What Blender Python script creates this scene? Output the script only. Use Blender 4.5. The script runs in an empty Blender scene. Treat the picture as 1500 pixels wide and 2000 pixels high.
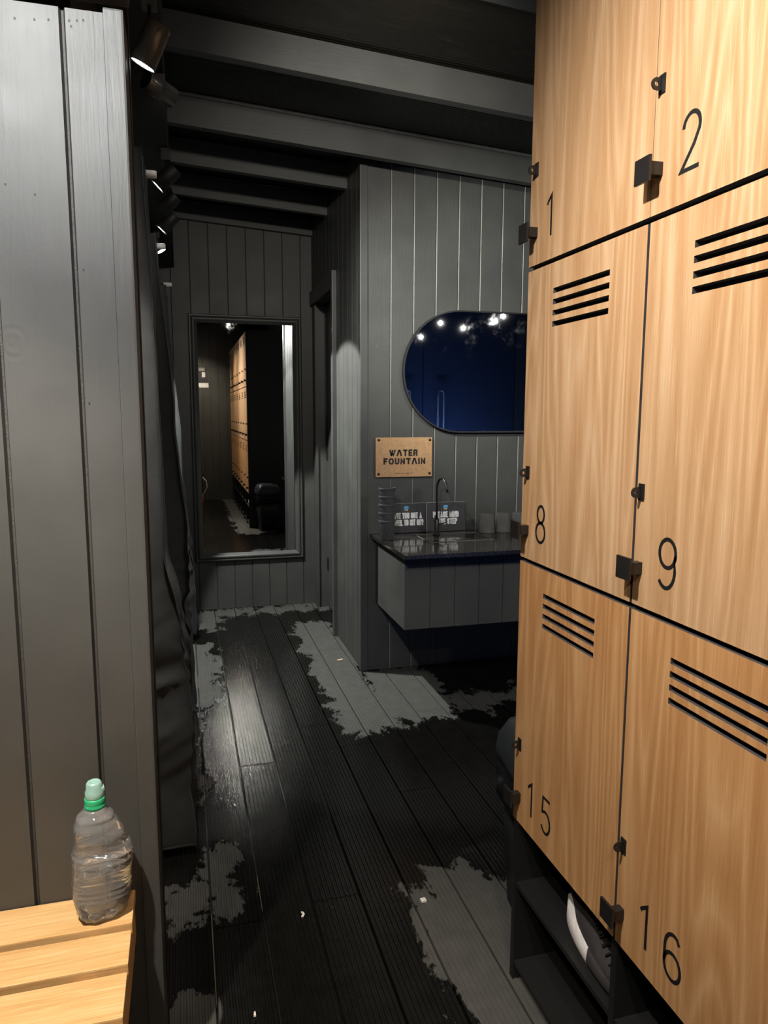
import bpy, math, random
from mathutils import Vector, Matrix, noise as mnoise

random.seed(4)
D = bpy.data
SC = bpy.context.scene
COL = SC.collection

# ---------------------------------------------------------------- camera
CAM_H = 1.5
YAW, PITCH, ROLL, FPX = 0.270004, -0.135603, -0.002966, 1412.33
cd = D.cameras.new('camera'); cam = D.objects.new('camera', cd); COL.objects.link(cam)
cd.sensor_fit = 'VERTICAL'; cd.sensor_height = 36.0; cd.lens = FPX / 2000 * 36.0
cd.clip_start = 0.02
fwd = Vector((math.sin(YAW)*math.cos(PITCH), math.cos(YAW)*math.cos(PITCH), math.sin(PITCH)))
right = Vector((math.cos(YAW), -math.sin(YAW), 0)); down = fwd.cross(right)
r_ = right*math.cos(ROLL) + down*math.sin(ROLL); d_ = -right*math.sin(ROLL) + down*math.cos(ROLL)
m = Matrix((( r_.x, -d_.x, -fwd.x), (r_.y, -d_.y, -fwd.y), (r_.z, -d_.z, -fwd.z))).to_4x4()
m.translation = Vector((0, 0, CAM_H)); cam.matrix_world = m
SC.camera = cam

# ---------------------------------------------------------------- world, exposure
w = D.worlds.new('world'); SC.world = w; w.use_nodes = True
w.node_tree.nodes['Background'].inputs[0].default_value = (0.75, 0.85, 1, 1)
w.node_tree.nodes['Background'].inputs[1].default_value = 0.0
SC.view_settings.view_transform = 'Standard'; SC.view_settings.look = 'None'
SC.view_settings.gamma = 1; SC.view_settings.use_curve_mapping = False
SC.view_settings.exposure = 1.0
SC.cycles.sample_clamp_indirect = 60

# ---------------------------------------------------------------- lamps (power W, colour) used by the lamp builders below
NEUT = (1.0, 0.93, 0.82)
COOL = (0.99, 1.0, 0.93)
WARM = (1.0, 0.86, 0.66)
# name, lens position, aim point, power, cone deg, blend, colour
LAMPS = [
    ('wall', (-0.42, 0.28, 2.66), (-0.34, 1.5, 2.05), 90, 75, 1.0, (1.0, 1.0, 0.98)),
    ('bench', (-0.50, 0.70, 2.60), (-0.35, 1.3, 0.55), 130, 60, 0.8, (1.0, 0.88, 0.72)),
    ('locker', (-0.30, 0.65, 2.70), (0.80, 0.95, 1.62), 86, 84, 1.0, (1.0, 0.97, 0.93)),
    ('locker', (-0.10, 1.05, 2.62), (0.80, 1.10, 0.90), 7, 80, 0.9, (1.0, 0.74, 0.48)),
    ('aisle', (0.1, -0.6, 2.66), (0.75, 0.0, 1.3), 36, 100, 0.9, WARM),
    ('back', (0.15, -0.85, 2.68), (0.3, -1.7, 1.3), 34, 95, 1.0, WARM),  # added lamp, brightens the back wall as reflected in the tall mirror
    ('beams', (0.55, 1.90, 2.63), (1.05, 3.4, 2.54), 48, 92, 1.0, NEUT),
]
# overhead lamps on the track along the curtains: position, axis, power, cone, blend, lens strength
TRACK_LAMPS = [
    ((-0.045, 2.00, 2.395), (-0.42, 0.20, -0.90), 60, 70, 0.6),
    ((-0.035, 2.50, 2.495), (0.80, 0.62, -0.24), 150, 56, 1.0),
    ((-0.030, 3.15, 2.425), (-0.72, 0.10, -0.72), 14, 60, 0.6),
    ((-0.030, 3.52, 2.425), (-0.72, 0.17, -0.72), 8, 60, 0.6),
    ((-0.036, 3.90, 2.435), (-0.66, 0.08, -0.75), 14, 60, 0.6),
    ((-0.110, 4.50, 2.460), (0.54, -0.08, -1.00), 165, 75, 0.10),
]
ALCOVE_LAMPS = [(2.264, 1.06, 2.25), (2.464, 1.06, 2.39), (2.701, 1.06, 2.35), (3.041, 1.06, 2.43), (3.123, 1.06, 2.48)]

# ================================================================ helpers
def link(o, parent=None):
    COL.objects.link(o)
    if parent is not None: o.parent = parent
    return o

class MB:
    """collects geometry of one mesh"""
    def __init__(s): s.v = []; s.f = []; s.mi = []; s.sm = []
    def add(s, vs, fs, mi=0, smooth=False):
        b = len(s.v); s.v += [tuple(x) for x in vs]
        for f in fs: s.f.append([b+i for i in f]); s.mi.append(mi); s.sm.append(smooth)
    def box(s, x0, x1, y0, y1, z0, z1, mi=0, bev=0.0):
        if bev <= 0:
            vs = [(x, y, z) for x in (x0, x1) for y in (y0, y1) for z in (z0, z1)]
            s.add(vs, [(0,1,3,2), (4,6,7,5), (0,4,5,1), (2,3,7,6), (0,2,6,4), (1,5,7,3)], mi); return
        import bmesh
        bm = bmesh.new(); bmesh.ops.create_cube(bm, size=1)
        for v in bm.verts:
            v.co = Vector(((x0+x1)/2+v.co.x*(x1-x0), (y0+y1)/2+v.co.y*(y1-y0), (z0+z1)/2+v.co.z*(z1-z0)))
        bmesh.ops.bevel(bm, geom=list(bm.edges), offset=bev, segments=2, affect='EDGES', profile=0.7)
        bm.verts.index_update()
        s.add([v.co[:] for v in bm.verts], [[v.index for v in f.verts] for f in bm.faces], mi, False); bm.free()
    def lathe(s, prof, n=32, c=(0,0,0), M=None, mi=0, cap=True, smooth=True, ry=1.0, rib=0, ribd=0):
        vs = []
        for (r, z) in prof:
            for k in range(n):
                a = 2*math.pi*k/n
                rr = r*(1 - (ribd if rib and (k % rib == 0) else 0))
                p = Vector((rr*math.cos(a), rr*ry*math.sin(a), z))
                if M: p = M @ p
                vs.append((p.x+c[0], p.y+c[1], p.z+c[2]))
        fs = []
        for i in range(len(prof)-1):
            for k in range(n):
                fs.append((i*n+k, i*n+(k+1) % n, (i+1)*n+(k+1) % n, (i+1)*n+k))
        s.add(vs, fs, mi, smooth)
        if cap:
            b = len(s.v)-len(vs)
            s.f.append([b+k for k in range(n)][::-1]); s.mi.append(mi); s.sm.append(False)
            s.f.append([b+(len(prof)-1)*n+k for k in range(n)]); s.mi.append(mi); s.sm.append(False)
    def tube(s, pts, r, n=12, mi=0):
        pts = [Vector(p) for p in pts]; rings = []
        up = None
        for i, p in enumerate(pts):
            t = (pts[min(i+1, len(pts)-1)] - pts[max(i-1, 0)]).normalized()
            if up is None: up = t.orthogonal().normalized()
            up = (up - t*up.dot(t)).normalized(); sd = t.cross(up)
            rr = r[i] if isinstance(r, (list, tuple)) else r
            rings.append([p + up*rr*math.cos(2*math.pi*k/n) + sd*rr*math.sin(2*math.pi*k/n) for k in range(n)])
        vs = [v for q in rings for v in q]; fs = []
        for i in range(len(pts)-1):
            for k in range(n): fs.append((i*n+k, i*n+(k+1) % n, (i+1)*n+(k+1) % n, (i+1)*n+k))
        s.add(vs, fs, mi, True)
        b = len(s.v)-len(vs)
        s.f.append([b+k for k in range(n)][::-1]); s.mi.append(mi); s.sm.append(False)
        s.f.append([b+(len(pts)-1)*n+k for k in range(n)]); s.mi.append(mi); s.sm.append(False)
    def prism(s, poly, fn, a, b, mi=0, smooth=False):
        """poly: 2D outline; fn(u, v, w) -> 3D; extruded from w=a to w=b"""
        n = len(poly)
        vs = [fn(u, v, a) for u, v in poly] + [fn(u, v, b) for u, v in poly]
        fs = [(i, (i+1) % n, n+(i+1) % n, n+i) for i in range(n)]
        s.add(vs, fs, mi, smooth); s.add(vs, [list(range(n))[::-1], list(range(n, 2*n))], mi, False)
    def build(s, name, mats, parent=None, loc=None, fix=True):
        me = D.meshes.new(name); me.from_pydata(s.v, [], s.f)
        if not isinstance(mats, (list, tuple)): mats = [mats]
        for mm in mats: me.materials.append(mm)
        me.polygons.foreach_set('material_index', s.mi); me.polygons.foreach_set('use_smooth', s.sm)
        me.validate(); me.update()
        if fix:
            import bmesh
            bm = bmesh.new(); bm.from_mesh(me)
            bmesh.ops.remove_doubles(bm, verts=bm.verts, dist=1e-6)
            bmesh.ops.recalc_face_normals(bm, faces=bm.faces); bm.to_mesh(me); bm.free()
        o = D.objects.new(name, me); link(o, parent)
        if loc is not None: o.location = loc
        return o

def tag(o, label=None, cat=None, group=None, kind=None):
    if label: o['label'] = label
    if cat: o['category'] = cat
    if group: o['group'] = group
    if kind: o['kind'] = kind
    return o
def thing(name, label, cat, loc=(0, 0, 0), group=None):
    o = D.objects.new(name, None); link(o); o.location = loc; o.empty_display_size = 0.05
    return tag(o, label, cat, group)
def struct(name, mb, mat, label=None):
    o = mb.build(name, mat); tag(o, label, None, None, 'structure'); return o

# ================================================================ materials
def newmat(name):
    mt = D.materials.new(name); mt.use_nodes = True
    nt = mt.node_tree; return mt, nt, nt.nodes['Principled BSDF']
def N(nt, t, **kw):
    n = nt.nodes.new(t)
    for k, v in kw.items(): setattr(n, k, v)
    return n
def setp(b, **kw):
    for k, v in kw.items():
        k = k.replace('_', ' ')
        b.inputs[k].default_value = v
def math_n(nt, op, a, b=None, clamp=False):
    n = N(nt, 'ShaderNodeMath', operation=op); n.use_clamp = clamp
    for i, x in enumerate((a, b)):
        if x is None: continue
        if isinstance(x, (int, float)): n.inputs[i].default_value = x
        else: nt.links.new(x, n.inputs[i])
    return n.outputs[0]
def pos_scaled(nt, sc, loc=(0, 0, 0)):
    g = N(nt, 'ShaderNodeNewGeometry'); mp = N(nt, 'ShaderNodeMapping')
    mp.inputs['Scale'].default_value = sc; mp.inputs['Location'].default_value = loc
    nt.links.new(g.outputs['Position'], mp.inputs['Vector']); return mp.outputs[0]
def noise_n(nt, vec, scale, detail=4, rough=0.55, dist=0.0):
    n = N(nt, 'ShaderNodeTexNoise'); n.inputs['Scale'].default_value = scale
    n.inputs['Detail'].default_value = detail; n.inputs['Roughness'].default_value = rough
    n.inputs['Distortion'].default_value = dist
    if vec is not None: nt.links.new(vec, n.inputs['Vector'])
    return n.outputs['Fac']
def ramp(nt, fac, stops):
    r = N(nt, 'ShaderNodeValToRGB'); nt.links.new(fac, r.inputs[0])
    e = r.color_ramp.elements
    while len(e) < len(stops): e.new(0.5)
    for i, (p, c) in enumerate(stops):
        e[i].position = p; e[i].color = (*c, 1) if len(c) == 3 else c
    return r.outputs[0]
def bump(nt, b, h, strength, dist):
    n = N(nt, 'ShaderNodeBump'); n.inputs['Strength'].default_value = strength
    n.inputs['Distance'].default_value = dist; nt.links.new(h, n.inputs['Height'])
    nt.links.new(n.outputs[0], b.inputs['Normal'])

def plain(name, col, rough=0.5, metal=0.0, spec=0.5, nz=0.0, nscale=60, coat=0.0):
    mt, nt, b = newmat(name)
    setp(b, Base_Color=(*col, 1), Roughness=rough, Metallic=metal)
    b.inputs['Specular IOR Level'].default_value = spec
    b.inputs['Coat Weight'].default_value = coat
    f = noise_n(nt, pos_scaled(nt, (1, 1, 1)), nscale, 3)
    c = ramp(nt, f, [(0.3, tuple(x*0.86 for x in col)), (0.7, tuple(min(1, x*1.12) for x in col))])
    nt.links.new(c, b.inputs['Base Color'])
    if nz: bump(nt, b, f, nz, 0.002)
    return mt

def painted_wood(name, col, rough, axis='z', bstr=0.25, knots=True):
    mt, nt, b = newmat(name)
    sc = {'z': (9, 9, 0.7), 'x': (0.7, 9, 9), 'y': (9, 0.7, 9)}[axis]
    g = noise_n(nt, pos_scaled(nt, sc), 9, 5, 0.6, 0.6)
    fine = noise_n(nt, pos_scaled(nt, (1, 1, 1)), 160, 2)
    blot = noise_n(nt, pos_scaled(nt, (1, 1, 1)), 5, 4)
    c = ramp(nt, blot, [(0.3, tuple(x*0.88 for x in col)), (0.7, tuple(x*1.1 for x in col))])
    # small scuffs and chips that show lighter
    vor = N(nt, 'ShaderNodeTexVoronoi'); vor.inputs['Scale'].default_value = 9
    nt.links.new(pos_scaled(nt, (1, 1, 1)), vor.inputs['Vector'])
    chip = math_n(nt, 'LESS_THAN', vor.outputs['Distance'], 0.022)
    mx = N(nt, 'ShaderNodeMix', data_type='RGBA'); nt.links.new(math_n(nt, 'MULTIPLY', chip, 0.35), mx.inputs[0])
    nt.links.new(c, mx.inputs[6]); mx.inputs[7].default_value = (0.3, 0.29, 0.27, 1)
    nt.links.new(mx.outputs[2], b.inputs['Base Color'])
    rr = math_n(nt, 'ADD', math_n(nt, 'MULTIPLY', blot, 0.25), rough-0.12); nt.links.new(rr, b.inputs['Roughness'])
    h = math_n(nt, 'ADD', math_n(nt, 'MULTIPLY', g, 0.8), math_n(nt, 'MULTIPLY', fine, 0.15))
    if knots:
        v2 = N(nt, 'ShaderNodeTexVoronoi'); v2.inputs['Scale'].default_value = 3.1; v2.feature = 'SMOOTH_F1'
        nt.links.new(pos_scaled(nt, (1, 1, 0.8), (3, 1, 0.4)), v2.inputs['Vector'])
        kn = math_n(nt, 'MULTIPLY', math_n(nt, 'SINE', math_n(nt, 'MULTIPLY', v2.outputs['Distance'], 160)),
                    math_n(nt, 'LESS_THAN', v2.outputs['Distance'], 0.09))
        h = math_n(nt, 'ADD', h, math_n(nt, 'MULTIPLY', kn, 0.10))
    bump(nt, b, h, bstr, 0.004)
    return mt

def oak(name, c0, c1, c2, sc=(1, 26, 1.15), rough=0.5, big=5.0, chev=True):
    mt, nt, b = newmat(name)
    oi = N(nt, 'ShaderNodeObjectInfo')
    g = N(nt, 'ShaderNodeNewGeometry'); add = N(nt, 'ShaderNodeVectorMath', operation='ADD')
    sv = N(nt, 'ShaderNodeVectorMath', operation='SCALE'); sv.inputs[0].default_value = (0, 3.0, 5.0)
    nt.links.new(oi.outputs['Random'], sv.inputs['Scale'])
    nt.links.new(g.outputs['Position'], add.inputs[0]); nt.links.new(sv.outputs[0], add.inputs[1])
    mp = N(nt, 'ShaderNodeMapping'); mp.inputs['Scale'].default_value = sc; nt.links.new(add.outputs[0], mp.inputs['Vector'])
    broad = noise_n(nt, mp.outputs[0], big*0.2, 3, 0.5, 0.8)
    # growth-ring bands distorted into cathedrals
    mp2 = N(nt, 'ShaderNodeMapping'); mp2.inputs['Scale'].default_value = tuple((x*0.26 if x > 5 else x*0.42) for x in sc); nt.links.new(add.outputs[0], mp2.inputs['Vector'])
    rn = noise_n(nt, mp2.outputs[0], 1.0, 1.5, 0.4, 0.3)
    bands = math_n(nt, 'FRACT', math_n(nt, 'MULTIPLY', rn, 17.0))
    bands = math_n(nt, 'SUBTRACT', 1.0, math_n(nt, 'ABSOLUTE', math_n(nt, 'SUBTRACT', math_n(nt, 'MULTIPLY', bands, 2.0), 1.0)))
    bands = math_n(nt, 'POWER', bands, 1.6)
    mp3 = N(nt, 'ShaderNodeMapping'); mp3.inputs['Scale'].default_value = tuple((x*6 if x > 5 else x*2.6) for x in sc); nt.links.new(add.outputs[0], mp3.inputs['Vector'])
    fine = noise_n(nt, mp3.outputs[0], 2.6, 3, 0.6)
    # thin pale pores
    mp4 = N(nt, 'ShaderNodeMapping'); mp4.inputs['Scale'].default_value = tuple((x*9 if x > 5 else x*5) for x in sc); nt.links.new(add.outputs[0], mp4.inputs['Vector'])
    pore = math_n(nt, 'MAXIMUM', math_n(nt, 'SUBTRACT', noise_n(nt, mp4.outputs[0], 1.7, 2, 0.5), 0.60), 0.0)
    s = math_n(nt, 'ADD', math_n(nt, 'MULTIPLY', broad, 0.50), math_n(nt, 'MULTIPLY', bands, 0.21 if chev else 0.06))
    s = math_n(nt, 'ADD', s, math_n(nt, 'MULTIPLY', fine, 0.32 if chev else 0.6))
    s = math_n(nt, 'ADD', s, math_n(nt, 'MULTIPLY', pore, 1.6))
    c = ramp(nt, s, [(0.32, c0), (0.55, c1), (0.78, c2)])
    nt.links.new(c, b.inputs['Base Color']); setp(b, Roughness=rough)
    b.inputs['Specular IOR Level'].default_value = 0.35
    bump(nt, b, s, 0.12, 0.001)
    return mt

M_wall = painted_wood('charcoal_paint_wall', (0.060, 0.062, 0.059), 0.50)
M_wallL = painted_wood('charcoal_paint_partition', (0.060, 0.061, 0.060), 0.48, bstr=0.22)
M_trim = painted_wood('charcoal_paint_trim', (0.062, 0.064, 0.063), 0.42, bstr=0.12, knots=False)
M_beam = painted_wood('charcoal_paint_beam', (0.058, 0.060, 0.058), 0.5, axis='x', bstr=0.2, knots=False)
M_lit_flank = plain('lit_groove_flank', (0.28, 0.27, 0.245), 0.7)  # pale colour imitates light caught on one flank of each groove
M_groove = plain('rough_dark_groove', (0.045, 0.042, 0.040), 0.6, nz=0.6, nscale=220)
M_black = plain('matt_black', (0.012, 0.012, 0.013), 0.55)
M_bulk = plain('black_boarding', (0.010, 0.0105, 0.011), 0.7)
M_locker_box = plain('black_laminate', (0.010, 0.010, 0.010), 0.5)
M_metal = plain('black_powdercoat', (0.016, 0.014, 0.013), 0.38, spec=0.5)
M_lamp = plain('black_satin_metal', (0.085, 0.09, 0.092), 0.3, coat=0.3)
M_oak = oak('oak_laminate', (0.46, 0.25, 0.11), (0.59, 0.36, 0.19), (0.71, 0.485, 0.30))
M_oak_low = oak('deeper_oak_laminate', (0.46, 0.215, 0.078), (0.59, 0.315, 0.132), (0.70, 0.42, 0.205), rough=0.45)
M_bench = oak('golden_hardwood', (0.50, 0.27, 0.10), (0.66, 0.42, 0.19), (0.78, 0.56, 0.31), sc=(1.3, 24, 24), rough=0.42, chev=False)
M_sign = plain('tan_board', (0.50, 0.30, 0.15), 0.35, nz=0.05)
M_splinter = plain('pale_splinter', (0.22, 0.16, 0.10), 0.8)
M_slot = plain('dark_cut_edge', (0.075, 0.065, 0.065), 0.6)
M_ink = plain('black_lettering', (0.008, 0.008, 0.008), 0.6)
M_stone = None
M_white = plain('white_plastic', (0.75, 0.74, 0.72), 0.4)
M_print = plain('white_print', (0.82, 0.82, 0.83), 0.6)
M_card = plain('slate_card', (0.030, 0.030, 0.036), 0.45)
M_cardedge = plain('grey_card_edge', (0.34, 0.34, 0.35), 0.6)
M_cup = plain('dark_grey_plastic', (0.062, 0.063, 0.066), 0.33)
M_cup2 = plain('grey_plastic', (0.115, 0.115, 0.11), 0.40)
M_blue = plain('sky_blue_print', (0.10, 0.42, 0.75), 0.5)
M_tan = plain('tan_print', (0.75, 0.45, 0.25), 0.5)
M_bin = plain('black_bin_plastic', (0.022, 0.024, 0.026), 0.4)
M_lid = plain('grey_green_lid_plastic', (0.032, 0.038, 0.040), 0.45)
M_bag = plain('glossy_bin_liner', (0.012, 0.012, 0.014), 0.15, nz=0.5, nscale=30)
M_sole = plain('white_rubber', (0.72, 0.68, 0.66), 0.6)
M_upper = plain('dark_mesh_fabric', (0.034, 0.029, 0.030), 0.8, nz=0.4, nscale=500)
M_curtain = plain('black_vinyl_curtain', (0.062, 0.065, 0.068), 0.30, nz=0.25, nscale=14)
M_orange = plain('orange_plastic', (0.45, 0.13, 0.06), 0.5)
M_red = plain('red_plastic', (0.45, 0.03, 0.03), 0.4)
M_crumb = plain('white_litter', (0.75, 0.74, 0.72), 0.8)
M_leaf = plain('pale_dry_leaf', (0.45, 0.38, 0.25), 0.8)

def stone_mat():
    mt, nt, b = newmat('polished_black_stone')
    f = noise_n(nt, pos_scaled(nt, (1, 1, 1)), 90, 4)
    c = ramp(nt, f, [(0.45, (0.012, 0.011, 0.010)), (0.75, (0.035, 0.031, 0.028))])
    nt.links.new(c, b.inputs['Base Color'])
    r = math_n(nt, 'ADD', math_n(nt, 'MULTIPLY', noise_n(nt, pos_scaled(nt, (1, 1, 1)), 12, 4), 0.14), 0.0)
    nt.links.new(r, b.inputs['Roughness'])
    bump(nt, b, noise_n(nt, pos_scaled(nt, (1, 1, 1)), 25, 3), 0.05, 0.002)
    return mt
M_stone = stone_mat()

def mirror_mat(name, tint=(0.9, 0.9, 0.9), rough=0.01):
    mt, nt, b = newmat(name)
    setp(b, Base_Color=(*tint, 1), Metallic=1.0, Roughness=rough)
    # faint smears near the silvering
    f = noise_n(nt, pos_scaled(nt, (1, 1, 1)), 7, 5, 0.7)
    r = ramp(nt, f, [(0.55, (rough,)*3), (0.8, (rough+0.06,)*3)])
    nt.links.new(r, b.inputs['Roughness']); return mt
M_mirror = mirror_mat('mirror_silver', (0.80, 0.81, 0.80), 0.008)
M_omirror = mirror_mat('oval_mirror_silver', (0.62, 0.66, 0.72), 0.015)

def emis(name, col, s):
    mt, nt, b = newmat(name); setp(b, Base_Color=(0.8, 0.8, 0.8, 1))
    b.inputs['Emission Color'].default_value = (*col, 1); b.inputs['Emission Strength'].default_value = s; return mt
M_lens = emis('lit_lens', (1.0, 0.98, 0.92), 30)
M_lens_small = emis('lit_bulb', (1.0, 0.96, 0.88), 60)
M_bluelit = emis('added_blue_tube', (0.10, 0.30, 1.0), 0.4)  # glow of the added strip below the glass doors

def plastic_clear(name, tint, ior=1.12, rough=0.02, dens=0.0):
    mt, nt, b = newmat(name)
    nt.nodes.remove(b); out = nt.nodes['Material Output']
    tr = N(nt, 'ShaderNodeBsdfTransparent'); tr.inputs[0].default_value = (*tint, 1)
    gl = N(nt, 'ShaderNodeBsdfGlossy'); gl.inputs['Roughness'].default_value = rough; gl.inputs['Color'].default_value = (1, 1, 1, 1)
    rf = N(nt, 'ShaderNodeBsdfDiffuse'); rf.inputs['Color'].default_value = (0.82, 0.86, 0.92, 1)
    fr = N(nt, 'ShaderNodeFresnel'); fr.inputs['IOR'].default_value = 1.5
    f = math_n(nt, 'MULTIPLY', fr.outputs[0], 1.1, True)
    m1 = N(nt, 'ShaderNodeMixShader'); m1.inputs[0].default_value = dens
    nt.links.new(tr.outputs[0], m1.inputs[1]); nt.links.new(rf.outputs[0], m1.inputs[2])
    m2 = N(nt, 'ShaderNodeMixShader'); nt.links.new(f, m2.inputs[0])
    nt.links.new(m1.outputs[0], m2.inputs[1]); nt.links.new(gl.outputs[0], m2.inputs[2])
    nt.links.new(m2.outputs[0], out.inputs[0])
    bn = N(nt, 'ShaderNodeBump'); bn.inputs['Strength'].default_value = 0.25; bn.inputs['Distance'].default_value = 0.004
    nt.links.new(noise_n(nt, pos_scaled(nt, (1, 1, 1)), 45, 3), bn.inputs['Height'])
    for t in (gl, rf): nt.links.new(bn.outputs[0], t.inputs['Normal'])
    nt.links.new(bn.outputs[0], fr.inputs['Normal'])
    return mt
M_bottle = plastic_clear('clear_bottle_plastic', (0.86, 0.88, 0.90), dens=0.17)
M_water = None
def water_mat():
    mt, nt, b = newmat('water')
    setp(b, Base_Color=(0.93, 0.96, 1.0, 1), Roughness=0.0, IOR=1.33)
    b.inputs['Transmission Weight'].default_value = 1.0; return mt
M_water = water_mat()
M_capg = plain('green_cap_plastic', (0.03, 0.42, 0.20), 0.35)
M_capt = plain('frosted_teal_cap', (0.27, 0.47, 0.44), 0.3)

def ceiling_mat():
    mt, nt, b = newmat('dark_corrugated_sheet')
    v = pos_scaled(nt, (1.2, 6, 1))
    f = noise_n(nt, v, 2.2, 6, 0.7, 0.8)
    c = ramp(nt, f, [(0.52, (0.011, 0.010, 0.008)), (0.66, (0.016, 0.015, 0.012)), (0.74, (0.075, 0.075, 0.07))])
    nt.links.new(c, b.inputs['Base Color']); setp(b, Roughness=0.32)
    return mt
M_ceil = ceiling_mat()

def floor_mat():
    mt, nt, b = newmat('composite_decking')
    g = N(nt, 'ShaderNodeNewGeometry'); sp = N(nt, 'ShaderNodeSeparateXYZ'); nt.links.new(g.outputs['Position'], sp.inputs[0])
    X, Y = sp.outputs[0], sp.outputs[1]
    # dry places: (x centre, y centre, half width, half length)
    dry = [(0.87, 0.1, 0.25, 1.90), (0.80, 2.02, 0.10, 0.13), (0.84, 4.1, 0.15, 0.95), (1.15, 3.62, 0.20, 0.36),
           (1.8, 3.40, 0.75, 0.10), (0.55, 5.45, 0.60, 0.10), (0.10, 5.3, 0.12, 0.25),
           (-0.02, 3.15, 0.05, 0.45), (0.05, 4.2, 0.09, 0.55), (0.08, 2.22, 0.035, 0.16), (-0.04, 2.1, 0.06, 0.10),
           (-0.05, 1.62, 0.07, 0.10), (1.6, 0.0, 0.3, 2.0)]
    cur = None
    for (cx, cy, hx, hy) in dry:
        ax = math_n(nt, 'SUBTRACT', math_n(nt, 'ABSOLUTE', math_n(nt, 'SUBTRACT', X, cx)), hx)
        ay = math_n(nt, 'SUBTRACT', math_n(nt, 'ABSOLUTE', math_n(nt, 'SUBTRACT', Y, cy)), hy)
        dd = math_n(nt, 'MAXIMUM', ax, math_n(nt, 'MULTIPLY', ay, 0.6))
        cur = dd if cur is None else math_n(nt, 'MINIMUM', cur, dd)
    n1 = noise_n(nt, pos_scaled(nt, (1, 0.7, 1), (0.3, 0.1, 0)), 6.0, 5, 0.68, 0.5)
    n2 = noise_n(nt, pos_scaled(nt, (1, 1, 1)), 42, 4, 0.6)
    e = math_n(nt, 'ADD', cur, math_n(nt, 'MULTIPLY', math_n(nt, 'SUBTRACT', n1, 0.5), 0.42))
    e = math_n(nt, 'ADD', e, math_n(nt, 'MULTIPLY', math_n(nt, 'SUBTRACT', n2, 0.5), 0.07))
    wet = ramp(nt, math_n(nt, 'ADD', math_n(nt, 'MULTIPLY', e, 10), 0.5), [(0.42, (0, 0, 0)), (0.58, (1, 1, 1))])
    blot = noise_n(nt, pos_scaled(nt, (1, 1, 1)), 18, 4)
    cd_ = ramp(nt, blot, [(0.3, (0.052, 0.052, 0.049)), (0.7, (0.070, 0.070, 0.066))])
    cw = ramp(nt, blot, [(0.3, (0.004, 0.0038, 0.0034)), (0.7, (0.007, 0.0066, 0.006))])
    mx = N(nt, 'ShaderNodeMix', data_type='RGBA'); nt.links.new(wet, mx.inputs[0]); nt.links.new(cd_, mx.inputs[6]); nt.links.new(cw, mx.inputs[7])
    spk = N(nt, 'ShaderNodeTexVoronoi'); spk.inputs['Scale'].default_value = 22; nt.links.new(pos_scaled(nt, (1, 1, 1)), spk.inputs['Vector'])
    sm = math_n(nt, 'LESS_THAN', spk.outputs['Distance'], 0.03)
    mx2 = N(nt, 'ShaderNodeMix', data_type='RGBA'); nt.links.new(math_n(nt, 'MULTIPLY', sm, 0.35), mx2.inputs[0])
    nt.links.new(mx.outputs[2], mx2.inputs[6]); mx2.inputs[7].default_value = (0.4, 0.4, 0.38, 1)
    nt.links.new(mx2.outputs[2], b.inputs['Base Color'])
    rw = math_n(nt, 'ADD', math_n(nt, 'MULTIPLY', noise_n(nt, pos_scaled(nt, (1, 1, 1)), 30, 3), 0.16), 0.09)
    rr = math_n(nt, 'ADD', math_n(nt, 'MULTIPLY', wet, rw), math_n(nt, 'MULTIPLY', math_n(nt, 'SUBTRACT', 1.0, wet), 0.75))
    nt.links.new(rr, b.inputs['Roughness'])
    h = math_n(nt, 'ADD', math_n(nt, 'MULTIPLY', noise_n(nt, pos_scaled(nt, (1, 0.6, 1)), 150, 3, 0.7), 0.6), n2)
    bump(nt, b, h, 0.20, 0.004)
    return mt
M_floor = floor_mat()

# ================================================================ the room shell
# --- floor: grooved deck boards running along Y
def make_floor():
    mb = MB(); W = 0.151; x0 = 0.035 - W*12
    Y0, Y1 = -1.75, 5.70
    k = 0
    x = x0
    joints = {11: [1.2, 4.9], 12: [2.0, 3.9], 13: [0.8, 2.98], 14: [2.04, 4.6], 15: [0.4, 3.3], 16: [1.1, 3.05], 17: [2.6, 4.4]}
    while x < 3.8:
        a, bx = x + 0.003, x + W - 0.003
        prof = [(a, -0.02), (a, -0.002), (a+0.002, 0.0)]
        ng = 9; gw = (bx - a - 0.012) / ng
        for i in range(ng):
            gx = a + 0.006 + i*gw
            prof += [(gx+gw*0.05, 0.0), (gx+gw*0.16, -0.0030), (gx+gw*0.50, -0.0030), (gx+gw*0.61, 0.0)]
        prof += [(bx-0.002, 0.0), (bx, -0.002), (bx, -0.02)]
        cuts = sorted([Y0, Y1] + [j for j in joints.get(k, [0.3 + (k*1.37) % 2.6, 3.1 + (k*0.77) % 1.8]) if Y0 < j < Y1])
        for c0, c1 in zip(cuts[:-1], cuts[1:]):
            n = len(prof)
            ya, yb = c0+0.0015, c1-0.0015
            vs = [(p, ya, z) for p, z in prof] + [(p, yb, z) for p, z in prof]
            mb.add(vs, [(i, i+1, n+i+1, n+i) for i in range(n-1)])
        x += W; k += 1
    mb.box(x0-0.1, 3.9, Y0-0.05, Y1+0.05, -0.08, -0.021, 1)
    # pale splinters wedged in two of the seams
    for sx, spans in ((0.0345, [(1.30, 1.62), (1.72, 2.35), (2.75, 3.10), (3.30, 3.55), (3.95, 4.3)]), (0.1855, [(2.05, 2.35), (2.9, 3.05), (3.25, 3.4)])):
        for a, b in [(p, p+(q-p)*0.55) for p, q in spans]: mb.box(sx-0.0010, sx+0.0008, a, b, -0.012, -0.003, 2)
    return struct('floor', mb, [M_floor, M_black, M_splinter])
make_floor()

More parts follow.
